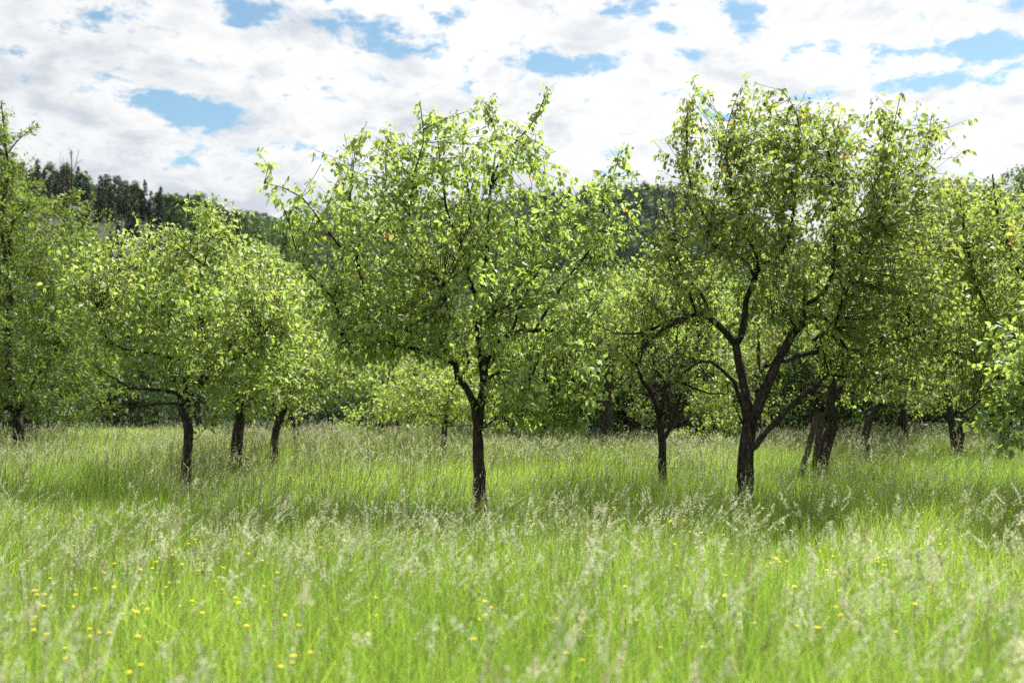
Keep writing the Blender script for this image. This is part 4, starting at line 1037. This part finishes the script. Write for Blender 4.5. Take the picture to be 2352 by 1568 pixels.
def seed_heads():
    rng = np.random.default_rng(2); V, Q, T_, TI = [], [], [], []; MI_q, MI_t = [], []; nv = 0
    for y0, y1, dens, ns, sz, ww in [(1.6, 5, 100, 60, .0100, .0014), (5, 7.5, 95, 48, .0100, .0014), (7.5, 10, 82, 38, .0092, .0018), (10, 14, 80, 26, .0104, .0024), (14, 31, 70, 14, .016, .004)]:
        x, y = scatter(rng, y0, y1, dens); ok = tall_zone(x, y)
        pn = vnoise(x, y, 12, 1.3)*.5+vnoise(x, y, 13, .5)*.5; ok &= rng.random(len(x)) < np.clip((pn-.30)*2.4, .10, 1); x, y = x[ok], y[ok]; n = len(x)
        h = rng.uniform(.56, .90, n)*(.9+.25*vnoise(x, y, 14, 4)); tall = rng.random(n) < .05; h[tall] *= 1.18
        az = rng.normal(.1, 1.3, n); lean = np.abs(rng.normal(.24, .20, n))
        d = np.stack([np.cos(az), np.sin(az), 0*az], 1)*lean[:, None]
        B = np.stack([x, y, 0*x], 1)
        def along(t):   # t: (n,) or (n,m)
            t = np.asarray(t); tt = t[..., None]
            if t.ndim == 2: return B[:, None]+d[:, None]*h[:, None, None]*tt**2.2*1.1+np.array([0, 0, 1.])*(h[:, None, None]*(tt-.18*lean[:, None, None]*tt**3))
            return B+d*h[:, None]*tt**2.2*1.1+np.array([0, 0, 1.])*(h[:, None]*(tt-.18*lean[:, None]*tt**3))
        # stalk as a thin crossed ribbon of three segments
        rows = []
        for t in (.15, .5, .8, 1.0):
            c = along(np.full(n, t)); rows.append(np.stack([c-[ww*.7, ww*.7, 0], c+[ww*.7, ww*.7, 0]], 1) if t < 1 else c[:, None])
        vv = np.concatenate(rows, 1); k0 = nv+np.arange(n)[:, None]*7
        Q.append(k0+[0, 1, 3, 2]); Q.append(k0+[2, 3, 5, 4]); T_.append(k0+[4, 5, 6]); MI_q.append(np.ones(2*n)); MI_t.append(np.ones(n))
        V.append(vv.reshape(-1, 3)); nv += 7*n; TI.append(np.repeat(rng.uniform(.2, .9, n), 7))
        # spikelets
        hl = rng.uniform(.06, .17, n)/h; wide = np.where(rng.random(n) < .7, rng.uniform(.014, .040, n), rng.uniform(.005, .010, n))
        u = rng.random((n, ns)); t = 1-hl[:, None]*u
        c = along(t); a = rng.uniform(0, 6.28, (n, ns)); rr = wide[:, None]*(.25+u*.9)*rng.random((n, ns))**.5
        c = c+np.stack([np.cos(a)*rr, np.sin(a)*rr, -rr*.35], -1)
        c = c.reshape(-1, 3); Nn = len(c)
        ax = nrm(np.stack([np.cos(a)*.35, np.sin(a)*.35, .8+0*a], -1).reshape(-1, 3)+rng.normal(0, .3, (Nn, 3))+np.repeat(nrm(d), ns, 0)*.45)
        nr = rng.normal(0, 1, (Nn, 3)); nr = nrm(nr-(nr*ax).sum(1, keepdims=True)*ax); sd2 = np.cross(ax, nr)
        Ls = sz*rng.uniform(.7, 1.5, (Nn, 1)); Ws = sz*rng.uniform(.16, .34, (Nn, 1))
        vs = np.stack([c-ax*Ls*.5, c+sd2*Ws, c+ax*Ls*.6, c-sd2*Ws], 1); k0 = nv+np.arange(Nn)[:, None]*4
        Q.append(k0+[0, 1, 2, 3]); MI_q.append(np.repeat((rng.random(n) < .22)*1.0, ns)); V.append(vs.reshape(-1, 3)); nv += 4*Nn
        kt = np.repeat(rng.beta(2, 2, n)*.8+.1, ns); pk = np.repeat(rng.random(n) < .10, ns); ti = np.clip(kt+rng.normal(0, .1, Nn), 0, .92); ti[pk] = .97
        TI.append(np.repeat(ti, 4))
    o = mesh_obj('seed_grass', np.vstack(V), np.vstack(Q), np.vstack(T_), mats=[M['seed'], M['stalk']], tint=np.concatenate(TI), mat_index=np.concatenate(MI_q+MI_t)); o['kind'] = 'stuff'
    o['label'] = 'pale feathery grass seed heads swaying above the meadow'; o['category'] = 'seed grass'
    print('seed verts', nv)
grass(); seed_heads()

# ------------------------------------------------------------------ air
def haze():
    x0, x1, y0, y1, z0, z1 = -1000, 1050, -60, 960, -1.2, 175
    v = [(x, y, z) for z in (z0, z1) for y in (y0, y1) for x in (x0, x1)]
    o = mesh_obj('haze', v, np.array([[0, 2, 3, 1], [4, 5, 7, 6], [0, 1, 5, 4], [2, 6, 7, 3], [0, 4, 6, 2], [1, 3, 7, 5]]), mats=[])
    m = bpy.data.materials.new('haze'); m.use_nodes = True; t = NT(m.node_tree)
    out = t.n('ShaderNodeOutputMaterial'); pv = t.n('ShaderNodeVolumePrincipled')
    pv.inputs['Color'].default_value = (.72, .86, 1, 1); pv.inputs['Density'].default_value = .00003; pv.inputs['Anisotropy'].default_value = .2
    t.l(pv.outputs[0], out.inputs['Volume']); o.data.materials.append(m); o['kind'] = 'stuff'
haze()

# ------------------------------------------------------------------ flowers
def flower_mesh(name, mat, seed, kind):
    rng = np.random.default_rng(seed); vs, fs, mi = [], [], []
    h = 1.0
    P = np.array([[0, 0, 0], [.02, 0, .35], [.05, .01, .7], [.06, .0, 1.0]])*[1, 1, .62]; r = np.array([.0016, .0015, .0013, .0012])
    a, b = tubes([(P, r)], 4); vs += [tuple(v) for v in a]; fs += [tuple(q) for q in b]; mi += [1]*len(b)
    top = P[-1]
    if kind == 'daisy':
        for ring, (n, L, el) in enumerate([(14, .013, .25), (12, .010, .6), (7, .006, 1.0)]):
            for k in range(n):
                az = k*2*math.pi/n+ring*.3+rng.normal(0, .08); d = np.array([math.cos(az)*math.cos(el), math.sin(az)*math.cos(el), math.sin(el)]); s = np.array([-math.sin(az), math.cos(az), 0])
                w = .0022; b0 = len(vs); p = top+[0, 0, .001*ring]
                vs += [tuple(p), tuple(p+d*L*.55+s*w), tuple(p+d*L+s*w*.7), tuple(p+d*L-s*w*.7), tuple(p+d*L*.55-s*w)]; fs.append(tuple(b0+i for i in range(5))); mi.append(0)
        for k in range(6):
            az = k*1.047; b0 = len(vs); d = np.array([math.cos(az), math.sin(az), 0])*.0035; e = np.array([math.cos(az+1.047), math.sin(az+1.047), 0])*.0035
            vs += [tuple(top-[0, 0, .009]), tuple(top+d), tuple(top+e)]; fs.append((b0, b0+1, b0+2)); mi.append(1)
    else:
        for k in range(60):
            th = rng.uniform(0, 6.28); ph = math.acos(rng.uniform(-.5, 1)); d = np.array([math.cos(th)*math.sin(ph), math.sin(th)*math.sin(ph), math.cos(ph)]); s = nrm(np.cross(d, [.3, .2, 1]))
            b0 = len(vs); vs += [tuple(top+d*.002-s*.0012), tuple(top+d*.002+s*.0012), tuple(top+d*.010+s*.0007), tuple(top+d*.010-s*.0007)]; fs.append((b0, b0+1, b0+2, b0+3)); mi.append(0)
    me = bpy.data.meshes.new(name); me.from_pydata([tuple(map(float, v)) for v in vs], [], [tuple(int(i) for i in f) for f in fs])
    me.materials.append(mat); me.materials.append(M['stalk'])
    me.polygons.foreach_set('material_index', mi); me.attributes.new('tint', 'FLOAT', 'POINT').data.foreach_set('value', [.4]*len(vs)); me.update()
    return me
def flowers():
    rng = np.random.default_rng(8)
    me = flower_mesh('yellow_flower', M['petal'], 1, 'daisy'); mc = flower_mesh('clover_flower', M['clover'], 2, 'clover')
    def put(mesh, name, px, py, lab, cat, grp, s=1.0):
        hh = rng.uniform(.45, .62)*1.0
        u, v = ray(px, py)
        if v >= -.01: return
        D = (hh-CAM_H)/v
        if D > 29 or D < 2.2: return
        o = bpy.data.objects.new(name, mesh); C.objects.link(o); o.location = (u*D, D, 0); o.rotation_euler = (0, 0, rng.uniform(0, 6.28))
        k = s*rng.uniform(.6, 1.15); o.scale = (k, k, hh/.62)
        o['label'] = lab; o['category'] = cat; o['group'] = grp
    Y = 'small yellow flower on a thin stem in the meadow grass'; GY = 'yellow flowers scattered in the meadow'
    cl = [(400, 1310, 260, 90, 30), (210, 1370, 260, 130, 24), (560, 1290, 200, 110, 18), (640, 1380, 200, 100, 10), (90, 1420, 120, 90, 10), (1500, 1330, 800, 160, 34), (1545, 1200, 25, 10, 7), (1795, 1288, 22, 10, 7), (1560, 1240, 90, 50, 10), (1850, 1180, 160, 80, 16),
          (2320, 1175, 25, 15, 7), (1040, 1080, 60, 30, 8), (665, 1100, 15, 5, 5), (1350, 1060, 120, 40, 12), (1640, 1060, 120, 30, 10), (2040, 1300, 220, 90, 16), (290, 1415, 15, 8, 4), (680, 1520, 15, 8, 3), (300, 1535, 15, 8, 3), (1200, 1180, 200, 70, 12), (1950, 1400, 220, 70, 10), (1300, 1450, 500, 80, 12), (1950, 1080, 200, 30, 12), (500, 1080, 250, 40, 8)]
    for cx, cy_, sx, sy, n in cl:
        for _ in range(n): put(me, 'yellow_flower', rng.normal(cx, sx*.5), rng.normal(cy_, sy*.5), Y, 'flower', GY)
    for _ in range(34): put(mc, 'clover_flower', rng.uniform(1200, 2340), rng.uniform(1130, 1480), 'small purple clover bloom low in the meadow grass', 'flower', 'clover blooms in the meadow')
flowers()
